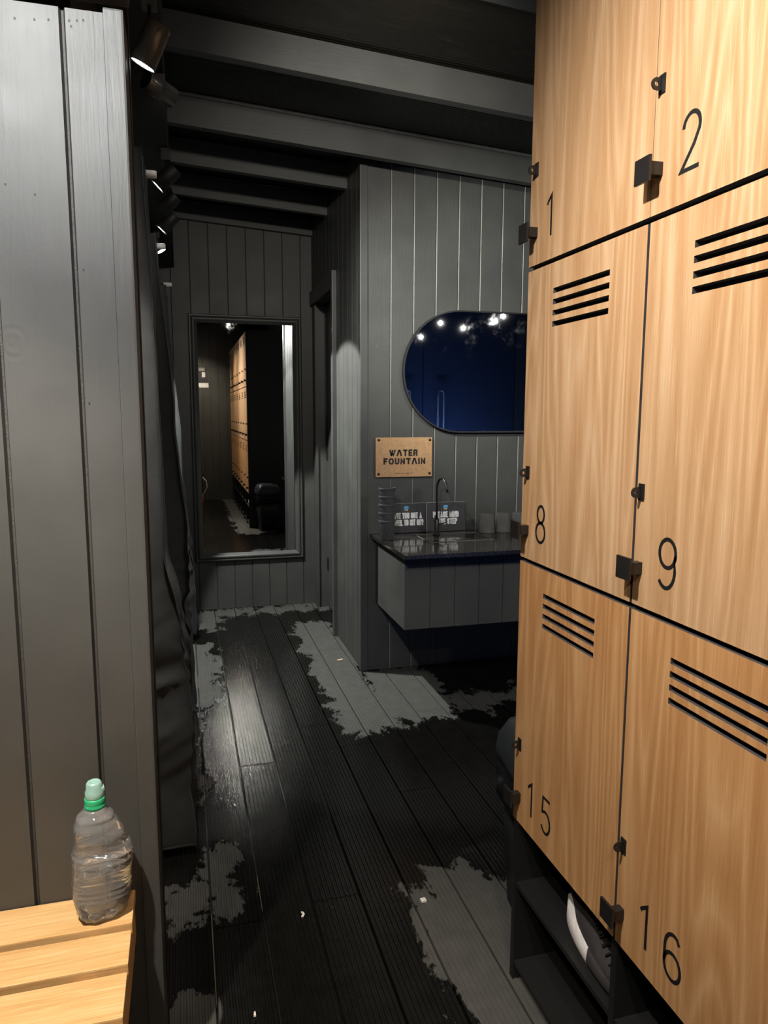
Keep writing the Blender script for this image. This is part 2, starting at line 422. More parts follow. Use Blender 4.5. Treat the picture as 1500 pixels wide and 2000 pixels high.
def board_wall(name, p0, p1, z0, z1, grooves, nrm, thick=0.05, gw=0.007, gd=0.005, mats=None, edge=False):
    """vertical boards; grooves = distances along p0->p1; nrm = outward 2D normal"""
    p0 = Vector(p0); p1 = Vector(p1); d = (p1-p0); L = d.length; d /= L; n = Vector(nrm)
    prof = [(0, 0, 0)]
    for g in grooves:
        if g <= gw or g >= L-gw: continue
        prof += [(g-gw/2, 0, 0), (g-gw/6, -gd, 1), (g+gw/6, -gd, 2 if edge else 1), (g+gw/2, 0, 0)]  # edge paints the flank facing the lamps paler, as if lit
    prof += [(L, 0, 0)]
    mb = MB(); P = [p0 + d*u + n*v for u, v, _ in prof]
    nn = len(P)
    vs = [(q.x, q.y, z0) for q in P] + [(q.x, q.y, z1) for q in P]
    for i in range(nn-1):
        mi = prof[i][2]
        mb.add([vs[i], vs[i+1], vs[nn+i+1], vs[nn+i]], [(0, 1, 2, 3)], mi)
    B0 = p0 - n*thick; B1 = p1 - n*thick
    mb.add([(P[0].x, P[0].y, z0), (B0.x, B0.y, z0), (B0.x, B0.y, z1), (P[0].x, P[0].y, z1)], [(0, 1, 2, 3)])
    mb.add([(P[-1].x, P[-1].y, z0), (B1.x, B1.y, z0), (B1.x, B1.y, z1), (P[-1].x, P[-1].y, z1)], [(0, 1, 2, 3)])
    mb.add([(B0.x, B0.y, z0), (B1.x, B1.y, z0), (B1.x, B1.y, z1), (B0.x, B0.y, z1)], [(0, 1, 2, 3)])
    top = [(q.x, q.y, z1) for q in P] + [(B1.x, B1.y, z1), (B0.x, B0.y, z1)]
    mb.add(top, [list(range(len(top)))])
    bot = [(q.x, q.y, z0) for q in P] + [(B1.x, B1.y, z0), (B0.x, B0.y, z0)]
    mb.add(bot, [list(range(len(bot)))])
    return struct(name, mb, mats or [M_wall, M_groove, M_lit_flank])

def gr(start, pitch, L):
    o = []; g = start
    while g < L: o.append(g); g += pitch
    return o

ZC = 3.02
YF = 3.975      # fountain wall
YM = 5.57       # far wall with the tall mirror
XS = 0.97       # side wall between them
YL = 1.5        # partition end wall on the left

# fountain wall
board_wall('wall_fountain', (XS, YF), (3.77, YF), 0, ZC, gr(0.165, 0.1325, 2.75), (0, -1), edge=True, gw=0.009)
# side wall (boards) up to the doorway
board_wall('wall_side', (XS, YF+0.05), (XS, 4.70), 0, ZC, gr(0.06, 0.125, 0.62), (-1, 0), thick=0.10, gw=0.006)
board_wall('wall_side_header', (XS, 4.70), (XS, YM), 2.30, ZC, gr(0.05, 0.13, 0.85), (-1, 0), thick=0.10)
# jamb beyond the doorway, facing the camera
mb = MB(); mb.box(XS, XS+0.10, 5.44, YM, 0, 2.30); mb.box(XS-0.004, XS+0.015, 5.425, 5.50, 0, 2.30)
struct('trim_7', mb, M_trim)
# doorway architraves
mb = MB(); mb.box(XS-0.028, XS+0.10, 4.665, 4.715, 0, 2.40, bev=0.003); struct('trim_1', mb, M_trim)
mb = MB(); mb.box(XS-0.018, XS+0.005, 4.715, YM-0.001, 2.30, 2.40, bev=0.002); struct('trim_2', mb, M_trim)
# door leaf set back in the opening
door = board_wall('door_1', (XS+0.085, 4.70), (XS+0.085, 5.44), 0.008, 2.298, gr(0.08, 0.125, 0.7), (-1, 0), thick=0.04, gw=0.006)
mb = MB()
for z in (0.30, 1.15, 2.05):
    mb.box(XS+0.076, XS+0.086, 5.405, 5.435, z, z+0.09)
mb.build('door_hinge', M_metal, door)
# far wall
board_wall('wall_far', (-0.30, YM), (1.35, YM), 0, ZC, gr(0.25, 0.1335, 1.6), (0, -1), gw=0.008, gd=0.006)
# corner trim at the fountain corner
mb = MB(); mb.box(XS-0.012, XS+0.031, YF-0.012, YF+0.030, 0, ZC-0.02, bev=0.004); struct('trim_3', mb, M_trim)
mb = MB(); mb.box(XS-0.006, XS+0.01, YF+0.031, YF+0.062, 0, ZC-0.02, bev=0.003); struct('trim_4', mb, M_trim)

# left partition: end wall facing the camera
XLE = -0.079
board_wall('wall_left_partition', (-1.75, YL), (-0.115, YL), 0, 2.215, [1.75-0.184-0.1355*i for i in range(11, -1, -1)], (0, -1),
           thick=0.10, gw=0.011, gd=0.011, mats=[M_wallL, M_groove, M_lit_flank])
# old nail holes in the boards
mb = MB()
for hx, hz in [(-0.261, 2.186), (-0.229, 2.188), (-0.206, 2.191), (-0.172, 2.194), (-0.159, 2.196), (-0.148, 2.198), (-0.169, 2.185), (-0.169, 1.764), (-0.245, 1.892), (-0.171, 1.517), (-0.293, 1.906)]:
    if -1.7 < hx < -0.12: mb.box(hx-0.0016, hx+0.0016, YL-0.0004, YL+0.003, hz-0.0020, hz+0.0020)
holes = mb.build('nail_holes', M_ink, D.objects['wall_left_partition'])
mb = MB(); mb.box(-0.1145, XLE, YL-0.007, YL+0.10, 0, 2.222, bev=0.004); struct('trim_5', mb, M_wallL)
mb = MB(); mb.box(XLE-0.02, XLE+0.002, YL+0.101, YL+0.135, 0, 2.40); struct('trim_8', mb, M_black)
mb = MB(); mb.box(-1.75, XLE+0.01, YL-0.05, YL+0.02, 2.238, 2.37, bev=0.004); struct('trim_6', mb, M_wallL)
mb = MB(); mb.box(-1.75, XLE, YL, YL+0.10, 2.37, ZC+0.1); struct('wall_left_header', mb, M_bulk)

# wall behind the curtains and the boxed-in duct above them
mb = MB(); mb.box(-0.24, -0.18, YL+0.10, YM, 0, ZC+0.06); struct('wall_left', mb, M_bulk)
mb = MB(); mb.box(-0.18, -0.022, YL+0.14, YM-0.001, 2.53, ZC); struct('trim_9', mb, M_bulk)
# enclosing walls behind and beside the camera
board_wall('wall_back', (3.77, -1.70), (-1.75, -1.70), 0, ZC+0.14, gr(0.1, 0.133, 5.2), (0, 1))
mb = MB(); mb.box(-1.80, -1.75, -1.75, YL+0.1, 0, ZC+0.14); struct('wall_far_left', mb, M_wall)
mb = MB(); mb.box(3.77, 3.82, -1.75, YF+0.05, 0, ZC-0.2); struct('wall_right', mb, M_wall)
mb = MB(); mb.box(1.29, 1.35, -1.70, 1.62, 0, ZC-0.06); struct('wall_locker_back', mb, M_bulk)
mb = MB(); mb.box(1.35, 3.77, -0.05, 0.0, 0, ZC-0.2); struct('wall_alcove_back', mb, M_bulk)

# ceiling: corrugated dark sheet, falling slightly to the right
SL = -0.063
def make_ceiling():
    mb = MB(); y = -1.8; step = 0.005; i = 0; rows = []
    while y < 5.75:
        rows.append((y, 0.0022*math.cos(i*math.pi/2))); y += step; i += 1
    xs = [-1.85, 3.85]; vs = []
    for (yy, dz) in rows:
        for xx in xs: vs.append((xx, yy, 3.005 + SL*xx + dz))
    fs = [(2*i, 2*i+1, 2*i+3, 2*i+2) for i in range(len(rows)-1)]
    mb.add(vs, fs, 0, True)
    vs = [(xx, yy, 3.06+SL*xx) for xx in xs for yy in (-1.8, 5.75)]
    mb.add(vs, [(0, 1, 3, 2)])
    return struct('ceiling', mb, M_ceil)
make_ceiling()

def beam(y, x0, x1, h=0.128, t=0.045, n=0):
    mb = MB()
    vs = []
    for xx in (x0, x1):
        zb = 2.862 + SL*xx
        for yy in (y, y+t):
            for z in (zb, zb+h): vs.append((xx, yy, z))
    mb.add(vs, [(0,1,3,2), (4,6,7,5), (0,4,5,1), (2,3,7,6), (0,2,6,4), (1,5,7,3)])
    o = mb.build('ceiling_beam', M_beam); return o
BL = ['nearest dark painted ceiling beam above the corridor, beside the spotlight',
      'dark painted ceiling beam with chipped top edge, just before the fountain wall',
      'first short dark ceiling beam behind the fountain corner, third beam from the camera',
      'thin short dark ceiling beam, second from the far wall',
      'dark batten beam against the top of the far wall above the tall mirror']
for i, (y, x0, x1) in enumerate([(3.03, -0.022, 3.77), (3.78, -0.022, 3.77), (4.34, -0.022, XS), (4.94, -0.022, XS), (5.52, -0.022, XS)]):
    o = beam(y, x0, x1); tag(o, BL[i], 'ceiling beam', 'beams across the ceiling')
# extra beams behind the camera hold the roof up there too
for i, y in enumerate((2.28, 1.53, 0.75, -0.0)):
    o = beam(y, -0.022 if y > 1.6 else -1.75, 3.77)
    tag(o, 'dark painted ceiling beam over the lockers, above the top of the view', 'ceiling beam', 'beams over the lockers')
# batten on top of the second beam
mb = MB()
vs = []
for xx in (-0.02, 3.77):
    zb = 2.862 + SL*xx + 0.128
    for yy in (3.765, 3.79):
        for z in (zb, zb+0.013): vs.append((xx, yy, z))
mb.add(vs, [(0,1,3,2), (4,6,7,5), (0,4,5,1), (2,3,7,6), (0,2,6,4), (1,5,7,3)])
struct('trim_10', mb, plain('worn_painted_batten', (0.12, 0.12, 0.115), 0.6, nscale=30))

# ================================================================ lockers
XF = 0.80; Y_START = 1.615; CW = 0.463; RH = 0.692; ZB = 0.452
def arc(cx, cy, rx, ry, a0, a1, n=14):
    return [(cx+rx*math.cos(math.radians(a0+(a1-a0)*i/n)), cy+ry*math.sin(math.radians(a0+(a1-a0)*i/n))) for i in range(n+1)]
DIG = {
 '1': [[(0.10, 0.80), (0.13, 0.86), (0.27, 0.97), (0.31, 1.0), (0.31, 0.0)]],
 '2': [arc(0.27, 0.74, 0.23, 0.26, 175, -20) + [(0.36, 0.42), (0.02, 0.0), (0.52, 0.0)]],
 '3': [arc(0.25, 0.76, 0.21, 0.24, 160, -80) + arc(0.25, 0.27, 0.25, 0.27, 85, -160)],
 '4': [[(0.40, 0.0), (0.40, 1.0), (0.0, 0.30), (0.54, 0.30)]],
 '5': [[(0.46, 1.0), (0.08, 1.0), (0.05, 0.56)] + arc(0.24, 0.31, 0.25, 0.31, 118, -150)],
 '6': [[(0.46, 0.88)] + arc(0.30, 0.62, 0.27, 0.38, 60, 180, 10)[1:] + arc(0.28, 0.29, 0.25, 0.29, 180, 540, 22)],
 '7': [[(0.02, 1.0), (0.50, 1.0), (0.18, 0.0)]],
 '8': [arc(0.27, 0.77, 0.19, 0.23, -90, 270, 22), arc(0.27, 0.27, 0.25, 0.27, 90, 450, 22)],
 '9': [arc(0.27, 0.71, 0.25, 0.29, 0, 360, 22) + arc(0.25, 0.38, 0.27, 0.38, 0, -140, 12)[0:]],
 '0': [arc(0.27, 0.5, 0.25, 0.5, 0, 360, 26)],
}
def digit_mesh(mb, ch, oy, oz, h, fx, sw=0.0070):
    """digits lie on the plane x=fx, reading toward -Y; routed line given as a narrow raised ribbon"""
    for path in DIG[ch]:
        pts = [Vector((oy - p[0]*h, oz + p[1]*h)) for p in path]
        q = [pts[0]]
        for p in pts[1:]:
            if (p-q[-1]).length > 1e-5: q.append(p)
        pts = q; n = len(pts); L = []; R = []
        closed = (pts[0]-pts[-1]).length < 1e-4
        for i in range(n):
            a = pts[i-1] if i > 0 else (pts[-2] if closed else None)
            c = pts[i+1] if i < n-1 else (pts[1] if closed else None)
            t1 = (pts[i]-a).normalized() if a is not None else None
            t2 = (c-pts[i]).normalized() if c is not None else None
            if t1 is None: t1 = t2
            if t2 is None: t2 = t1
            n1 = Vector((-t1.y, t1.x)); n2 = Vector((-t2.y, t2.x)); b = (n1+n2)
            if b.length < 0.3: b = n1
            b = b.normalized(); k = sw/2/max(0.45, b.dot(n1))
            L.append(pts[i]+b*k); R.append(pts[i]-b*k)
        vs = []
        for l, r in zip(L, R):
            vs += [(fx-0.0004, l.x, l.y), (fx-0.0004, r.x, r.y), (fx+0.001, l.x, l.y), (fx+0.001, r.x, r.y)]
        fs = []
        for i in range(n-1):
            a = 4*i; b = 4*(i+1)
            fs += [(a, a+1, b+1, b), (a, b, b+2, a+2), (a+1, a+3, b+3, b+1)]
        fs += [(0, 2, 3, 1), (4*(n-1), 4*(n-1)+1, 4*(n-1)+3, 4*(n-1)+2)]
        mb.add(vs, fs)

def door_slab(mb, y0, y1, z0, z1, slots):
    """door panel with real slots cut through it; y1 > y0"""
    ys = sorted({y0, y1, *[s[0] for s in slots], *[s[1] for s in slots]})
    zs = sorted({z0, z1, *[s[2] for s in slots], *[s[3] for s in slots]})
    xa, xb = XF, XF+0.018
    def solid(i, j):
        if i < 0 or j < 0 or i >= len(ys)-1 or j >= len(zs)-1: return False
        cy, cz = (ys[i]+ys[i+1])/2, (zs[j]+zs[j+1])/2
        return not any(s[0] < cy < s[1] and s[2] < cz < s[3] for s in slots)
    for i in range(len(ys)-1):
        for j in range(len(zs)-1):
            if not solid(i, j): continue
            a, b, c, d = ys[i], ys[i+1], zs[j], zs[j+1]
            mb.add([(xa, a, c), (xa, b, c), (xa, b, d), (xa, a, d)], [(0, 1, 2, 3)])
            mb.add([(xb, a, c), (xb, b, c), (xb, b, d), (xb, a, d)], [(0, 3, 2, 1)])
            for (di, dj, q) in ((-1, 0, [(xa, a, c), (xa, a, d), (xb, a, d), (xb, a, c)]), (1, 0, [(xa, b, c), (xb, b, c), (xb, b, d), (xa, b, d)]),
                                (0, -1, [(xa, a, c), (xb, a, c), (xb, b, c), (xa, b, c)]), (0, 1, [(xa, a, d), (xa, b, d), (xb, b, d), (xb, a, d)])):
                if not solid(i+di, j+dj): mb.add(q, [(0, 1, 2, 3)], 1)

def locker(col, row, num, label):
    yl = Y_START - col*CW; yr = yl - CW; zb = ZB + (2-row)*RH; zt = zb + RH
    t = thing('locker', label, 'locker', (XF, yl-CW/2, zb), 'numbered oak lockers')
    off = Vector((-XF, -(yl-CW/2), -zb))
    def part(mb, name, mat, parent=None):
        o = mb.build(name, mat, parent or t)
        if parent is None: o.location = off
        return o
    b = MB(); b.box(XF+0.021, XF+0.47, yr+0.001, yl-0.001, zb+0.001, zt-0.001); part(b, 'body', M_locker_box)
    gh = 0.0105; gv = 0.0072
    gl = gv/2; grt = gv/2
    if row == 0: gl = grt = 0.0006
    if col == 0: gl = 0.0
    d = MB()
    slots = [(yl-0.345, yl-0.123, zb+zz-0.001, zb+zz+0.0105) for zz in (0.549, 0.573, 0.597, 0.621)]
    door_slab(d, yr+grt, yl-gl, zb+gh/2, zt-gh/2, slots)
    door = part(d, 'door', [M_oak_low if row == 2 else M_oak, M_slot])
    hs = 0.086; oy = yl - 0.072 - (0.0 if len(num) > 1 else 0.004)
    for i, ch in enumerate(num):
        s = MB(); digit_mesh(s, ch, oy - i*0.078, zb+0.056, hs, XF); s.build('digit', M_ink, door)
    # pull: square plate on a short block
    hy = yl - (0.018 if col == 0 else 0.008)
    h = MB(); hz = zb + 0.076
    h.box(XF-0.026, XF+0.001, hy-0.022, hy-0.004, hz-0.010, hz+0.012, bev=0.001)
    h.box(XF-0.030, XF-0.025, hy-0.026, hy+0.016, hz-0.021, hz+0.021, bev=0.001)
    o = h.build('handle', M_metal, door)
    # padlock eye: half-round tab with a hole, on a small base
    e = MB(); ez = zb + 0.215; ey = hy-0.008
    e.box(XF-0.0025, XF+0.001, ey-0.010, ey+0.006, ez-0.014, ez+0.016)
    n = 18; ro = 0.0100; ri = 0.0042; cx = XF-0.012
    outer = [(XF, ro)] + [(cx - ro*math.sin(math.pi*k/n), ro*math.cos(math.pi*k/n)) for k in range(n+1)] + [(XF, -ro)]
    N2 = len(outer)
    inner = []
    for k in range(N2):
        a = math.atan2(outer[k][1], outer[k][0]-cx); inner.append((cx+ri*math.cos(a), ri*math.sin(a)))
    vs = [(x, ey, ez+z) for x, z in outer] + [(x, ey, ez+z) for x, z in inner] + [(x, ey-0.003, ez+z) for x, z in outer] + [(x, ey-0.003, ez+z) for x, z in inner]
    fs = []
    for k in range(N2):
        k2 = (k+1) % N2
        fs += [(k, k2, N2+k2, N2+k), (2*N2+k, 3*N2+k, 3*N2+k2, 2*N2+k2), (k, 2*N2+k, 2*N2+k2, k2), (N2+k, N2+k2, 3*N2+k2, 3*N2+k)]
    e.add(vs, fs)
    e.build('padlock_eye', M_metal, door)
    return t
for row in range(3):
    for colm in range(7):
        num = row*7 + colm + 1
        lab = 'oak-faced locker marked %d in the %s row, black square pull and vent slots' % (num, ('top', 'middle', 'bottom')[row])
        locker(colm, row, str(num), lab)

# black end panel closing the bank
YR_END = Y_START - 7*CW
mb = MB(); mb.box(XF+0.022, XF+0.47, Y_START+0.0005, Y_START+0.020, 0.0, ZB+3*RH+0.01)
tag(mb.build('locker_end_panel', M_locker_box), 'tall black end panel closing the locker bank beside the bin', 'panel')

# shoe rack below
rk = thing('shoe_rack', 'low black open shoe rack with two shelves under the oak lockers', 'shoe rack', (XF, 0, 0))
def rpart(mb, name): o = mb.build(name, M_locker_box, rk); o.location = (-XF, 0, 0); return o
for z, t_ in ((0.282, 0.012), (0.055, 0.012)):
    mb = MB(); mb.box(XF+0.004, XF+0.46, YR_END, Y_START-0.0205, z-t_, z); rpart(mb, 'shelf')
for k in range(8):
    yy = Y_START - k*CW; off = -0.02 if k == 0 else -0.009
    mb = MB(); mb.box(XF+0.002, XF+0.46, yy+off, yy+off+0.018, 0.0, ZB-0.001, bev=0.001); rpart(mb, 'side_panel' if k in (0, 7) else 'divider')
mb = MB(); mb.box(XF+0.45, XF+0.46, YR_END, Y_START-0.02, 0.002, ZB-0.002); rpart(mb, 'back_panel')

# trainer on the upper shelf
def make_shoe():
    t = thing('shoe', 'dark trainer with a white rubber sole on the upper rack shelf below locker 15', 'shoe', (XF+0.064, 1.285, 0.282))
    def outline(s):   # s 0 heel (far) .. 1 toe (near)
        wl = 0.036*(math.sin(math.pi*min(1, max(0, (s*0.93+0.07)))**0.75))**0.45 if 0 < s < 1 else 0.004
        return max(wl, 0.004)
    n = 28
    sole = MB(); vs = []
    for i in range(n+1):
        s = i/n; y = 0.14 - 0.28*s; wdt = outline(s); zt = 0.034 + 0.046*(1-s)**1.6
        lift = 0.018*max(0, s-0.8)*4*0.3 + 0.012*max(0, 0.12-s)*6
        vs += [(-wdt*1.05, y, lift+0.0), (-wdt*1.22, y, lift+0.016), (-wdt*1.12, y, zt), (wdt*1.12, y, zt), (wdt*1.22, y, lift+0.016), (wdt*1.05, y, lift+0.0)]
    fs = []
    for i in range(n):
        for k in range(6): fs.append((6*i+k, 6*i+(k+1) % 6, 6*(i+1)+(k+1) % 6, 6*(i+1)+k))
    fs += [tuple(range(6))[::-1], tuple(6*n+k for k in range(6))]
    sole.add(vs, fs, 0, True)
    for q, f in enumerate(sole.f): sole.mi[q] = 0 if min(f) < 6*15 else 1
    o = sole.build('sole', [M_sole, M_upper], t); tag(o, 'thick sole with a white rubber heel')
    up = MB(); vs = []; mseg = 14
    for i in range(n+1):
        s = i/n; y = 0.145 - 0.288*s; wdt = outline(s)*1.10
        H = 0.105 - 0.02*math.sin(math.pi*min(1, s/0.35)) if s < 0.35 else 0.105 - 0.062*((s-0.35)/0.65)**0.8
        if s > 0.93: H -= 0.02*(s-0.93)/0.07
        if s < 0.04: H -= 0.02*(0.04-s)/0.04
        for k in range(mseg+1):
            a = math.pi*k/mseg
            vs.append((-wdt*math.cos(a)*(1 if a else 1), y, 0.026 + (H-0.026)*math.sin(a)**0.7))
    fs = []
    for i in range(n):
        for k in range(mseg): fs.append((i*(mseg+1)+k, i*(mseg+1)+k+1, (i+1)*(mseg+1)+k+1, (i+1)*(mseg+1)+k))
    up.add(vs, fs, 0, True); up.add([vs[k] for k in range(mseg+1)], [tuple(range(mseg+1))]); up.add(vs[-mseg-1:], [tuple(range(mseg+1))])
    up.build('upper', M_upper, t)
    lc = MB()
    for k in range(5):
        yy = -0.005 - k*0.018; hz = 0.108 - 0.010*k*0.9
        lc.tube([(-0.020, yy, hz-0.014), (0, yy-0.002, hz-0.002), (0.020, yy, hz-0.014)], 0.0022, 6)
    lc.build('laces', M_black, t)
    t.rotation_euler = (0, 0, math.radians(-9)); return t
make_shoe()

# ================================================================ bin beside the end panel
bn = thing('waste_bin', 'black pedal bin with a domed lid and liner behind the locker end panel', 'bin', (1.02, 1.80, 0))
bn.rotation_euler = (0, 0, math.radians(-8))
def rrect(hx, hy, r, n=6):
    p = []
    for cx, cy, a0 in ((hx-r, hy-r, 0), (-hx+r, hy-r, 90), (-hx+r, -hy+r, 180), (hx-r, -hy+r, 270)):
        for k in range(n+1):
            a = math.radians(a0+90*k/n); p.append((cx+r*math.cos(a), cy+r*math.sin(a)))
    return p
def loft(mb, secs, mi=0, smooth=True):
    n = len(secs[0][0]); vs = []
    for poly, z in secs: vs += [(x, y, z) for x, y in poly]
    fs = [(i*n+k, i*n+(k+1) % n, (i+1)*n+(k+1) % n, (i+1)*n+k) for i in range(len(secs)-1) for k in range(n)]
    mb.add(vs, fs, mi, smooth); mb.add(vs, [tuple(range(n))[::-1], tuple((len(secs)-1)*n+k for k in range(n))], mi)
mb = MB(); loft(mb, [(rrect(0.105, 0.10, 0.02), 0.0), (rrect(0.13, 0.125, 0.03), 0.46)]); mb.build('body', M_bin, bn)
mb = MB(); loft(mb, [(rrect(0.143, 0.137, 0.035), 0.46), (rrect(0.146, 0.139, 0.035), 0.49), (rrect(0.140, 0.133, 0.035), 0.535), (rrect(0.120, 0.110, 0.04), 0.585), (rrect(0.08, 0.06, 0.03), 0.603)])
mb.build('lid', M_lid, bn)
mb = MB(); lo = []
for z, g in ((0.455, 0.008), (0.42, 0.010), (0.38, 0.009), (0.35, 0.012)):
    lo.append(([(x*(1+g/0.13+0.03*math.sin(k*2.3+z*60)), y*(1+g/0.13+0.03*math.cos(k*1.7+z*40))) for k, (x, y) in enumerate(rrect(0.13, 0.125, 0.03))], z))
loft(mb, lo[::-1]); mb.build('bin_liner', M_bag, bn)

# ================================================================ bench
bc = thing('bench', 'golden slatted wooden bench against the charcoal partition wall', 'bench', (-0.7, 1.3, 0))
bo = Vector((0.7, -1.3, 0))
ySl = [(1.392, 1.498), (1.281, 1.373), (1.158, 1.261), (1.042, 1.138), (0.925, 1.022)]
for (a, b) in ySl:
    mb = MB(); mb.box(-1.70, -0.129, a, b, 0.476, 0.500, bev=0.003)
    o = mb.build('seat_slat', M_bench, bc); o.location = bo
mb = MB(); mb.box(-0.154, -0.131, 0.93, 1.49, 0.40, 0.4755, bev=0.002); o = mb.build('end_rail', M_bench, bc); o.location = bo
mb = MB(); mb.box(-1.70, -1.677, 0.93, 1.49, 0.40, 0.4755, bev=0.002); o = mb.build('end_rail', M_bench, bc); o.location = bo
mb = MB(); mb.box(-1.67, -0.16, 0.935, 0.955, 0.40, 0.4755); o = mb.build('front_rail', M_bench, bc); o.location = bo
for x in (-0.20, -0.95, -1.65):
    for y in (0.96, 1.44):
        mb = MB(); mb.box(x-0.025, x+0.025, y-0.02, y+0.025, 0.0, 0.4755); o = mb.build('leg', M_bench, bc); o.location = bo
    mb = MB(); mb.box(x-0.02, x+0.02, 0.99, 1.415, 0.43, 0.4755); o = mb.build('cross_rail', M_bench, bc); o.location = bo

# ================================================================ water bottle on the bench
def make_bottle():
    t = thing('water_bottle', 'crumpled clear plastic water bottle with a green sports cap on the bench', 'bottle', (-0.186, 1.437, 0.5005))
    # height, left, right (x), half depth
    T = [(0.000, -0.030, 0.026, 0.024), (0.004, -0.040, 0.036, 0.032), (0.018, -0.050, 0.049, 0.038), (0.045, -0.054, 0.056, 0.041),
         (0.085, -0.056, 0.057, 0.042), (0.118, -0.056, 0.060, 0.042), (0.135, -0.056, 0.060, 0.041), (0.146, -0.054, 0.056, 0.036),
         (0.156, -0.053, 0.047, 0.036), (0.175, -0.053, 0.046, 0.039), (0.195, -0.051, 0.038, 0.038), (0.212, -0.043, 0.030, 0.033), (0.226, -0.028, 0.016, 0.024),
         (0.234, -0.020, 0.009, 0.015), (0.246, -0.019, 0.008, 0.0135)]
    def at(z):
        for a, b in zip(T[:-1], T[1:]):
            if a[0] <= z <= b[0]:
                f = (z-a[0])/(b[0]-a[0]); f = f*f*(3-2*f)*0.5+f*0.5
                return [a[i]+(b[i]-a[i])*f for i in (1, 2, 3)]
        return T[-1][1:]
    def radial(z, a, shrink=0.0):
        l, r, dpt = at(z); c = (l+r)/2; hw = (r-l)/2-shrink; dp = dpt-shrink
        e = 0.80
        ca, sa = math.cos(a), math.sin(a)
        x = math.copysign(abs(ca)**e, ca)*hw; y = math.copysign(abs(sa)**e, sa)*dp
        rib = 0
        if 0.03 < z < 0.15 or 0.0 < z < 0:
            slope = z + 0.05*x
            for rz in (0.050, 0.061, 0.072, 0.122, 0.136):
                rib += math.exp(-((slope-rz)/0.0022)**2)
        p = Vector((x*6, y*6, z*6))
        dent = mnoise.noise(p*2.0 + Vector((3, 1, 7)))*0.0035 + abs(mnoise.noise(p*1.3+Vector((9, 4, 2))))*-0.006
        if 0.15 < z < 0.21 : dent *= 1.5
        if z < 0.03: dent += 0.003*math.cos(a*10)*(0.03-z)/0.03
        if z > 0.222: dent *= max(0, (0.234-z)/0.012)
        k = 1 + (dent + 0.0011*rib)/0.05
        return (c + x*k, y*k)
    NN = 96
    def skin(z0, z1, nz, shrink, cap_top):
        b = MB(); vs = []
        for i in range(nz+1):
            z = z0+(z1-z0)*i/nz
            for k in range(NN):
                x, y = radial(z, 2*math.pi*k/NN, shrink); vs.append((x, y, z))
        fs = [(i*NN+k, i*NN+(k+1) % NN, (i+1)*NN+(k+1) % NN, (i+1)*NN+k) for i in range(nz) for k in range(NN)]
        b.add(vs, fs, 0, True); b.add(vs, [tuple(range(NN))[::-1]])
        if cap_top: b.add(vs, [tuple(nz*NN+k for k in range(NN))])
        return b
    skin(0.0, 0.240, 120, 0.0, False).build('bottle_body', M_bottle, t)
    o = skin(0.0045, 0.105, 50, 0.0022, True).build('water', M_water, t); tag(o, 'water in the lower half')
    cx = -0.0055
    b = MB(); b.lathe([(0.0150, 0.230), (0.0195, 0.2305), (0.0200, 0.236), (0.0182, 0.238), (0.0190, 0.241), (0.0192, 0.249), (0.0180, 0.251)], 40, (cx, 0, 0)); b.build('cap', M_capg, t)
    b = MB(); b.lathe([(0.0170, 0.251), (0.0176, 0.253), (0.0174, 0.264), (0.0150, 0.268), (0.0146, 0.279), (0.0120, 0.283), (0.0085, 0.2835), (0.0080, 0.2822), (0.0045, 0.2822), (0.0040, 0.284), (0.0, 0.284)][:-1], 40, (cx, 0, 0))
    b.box(cx+0.008, cx+0.0185, -0.008, 0.008, 0.263, 0.2705, bev=0.002)
    o = b.build('spout_cover', M_capt, t); tag(o, 'frosted pale teal spout cover')
    t.rotation_euler = (0, 0, math.radians(12))
make_bottle()

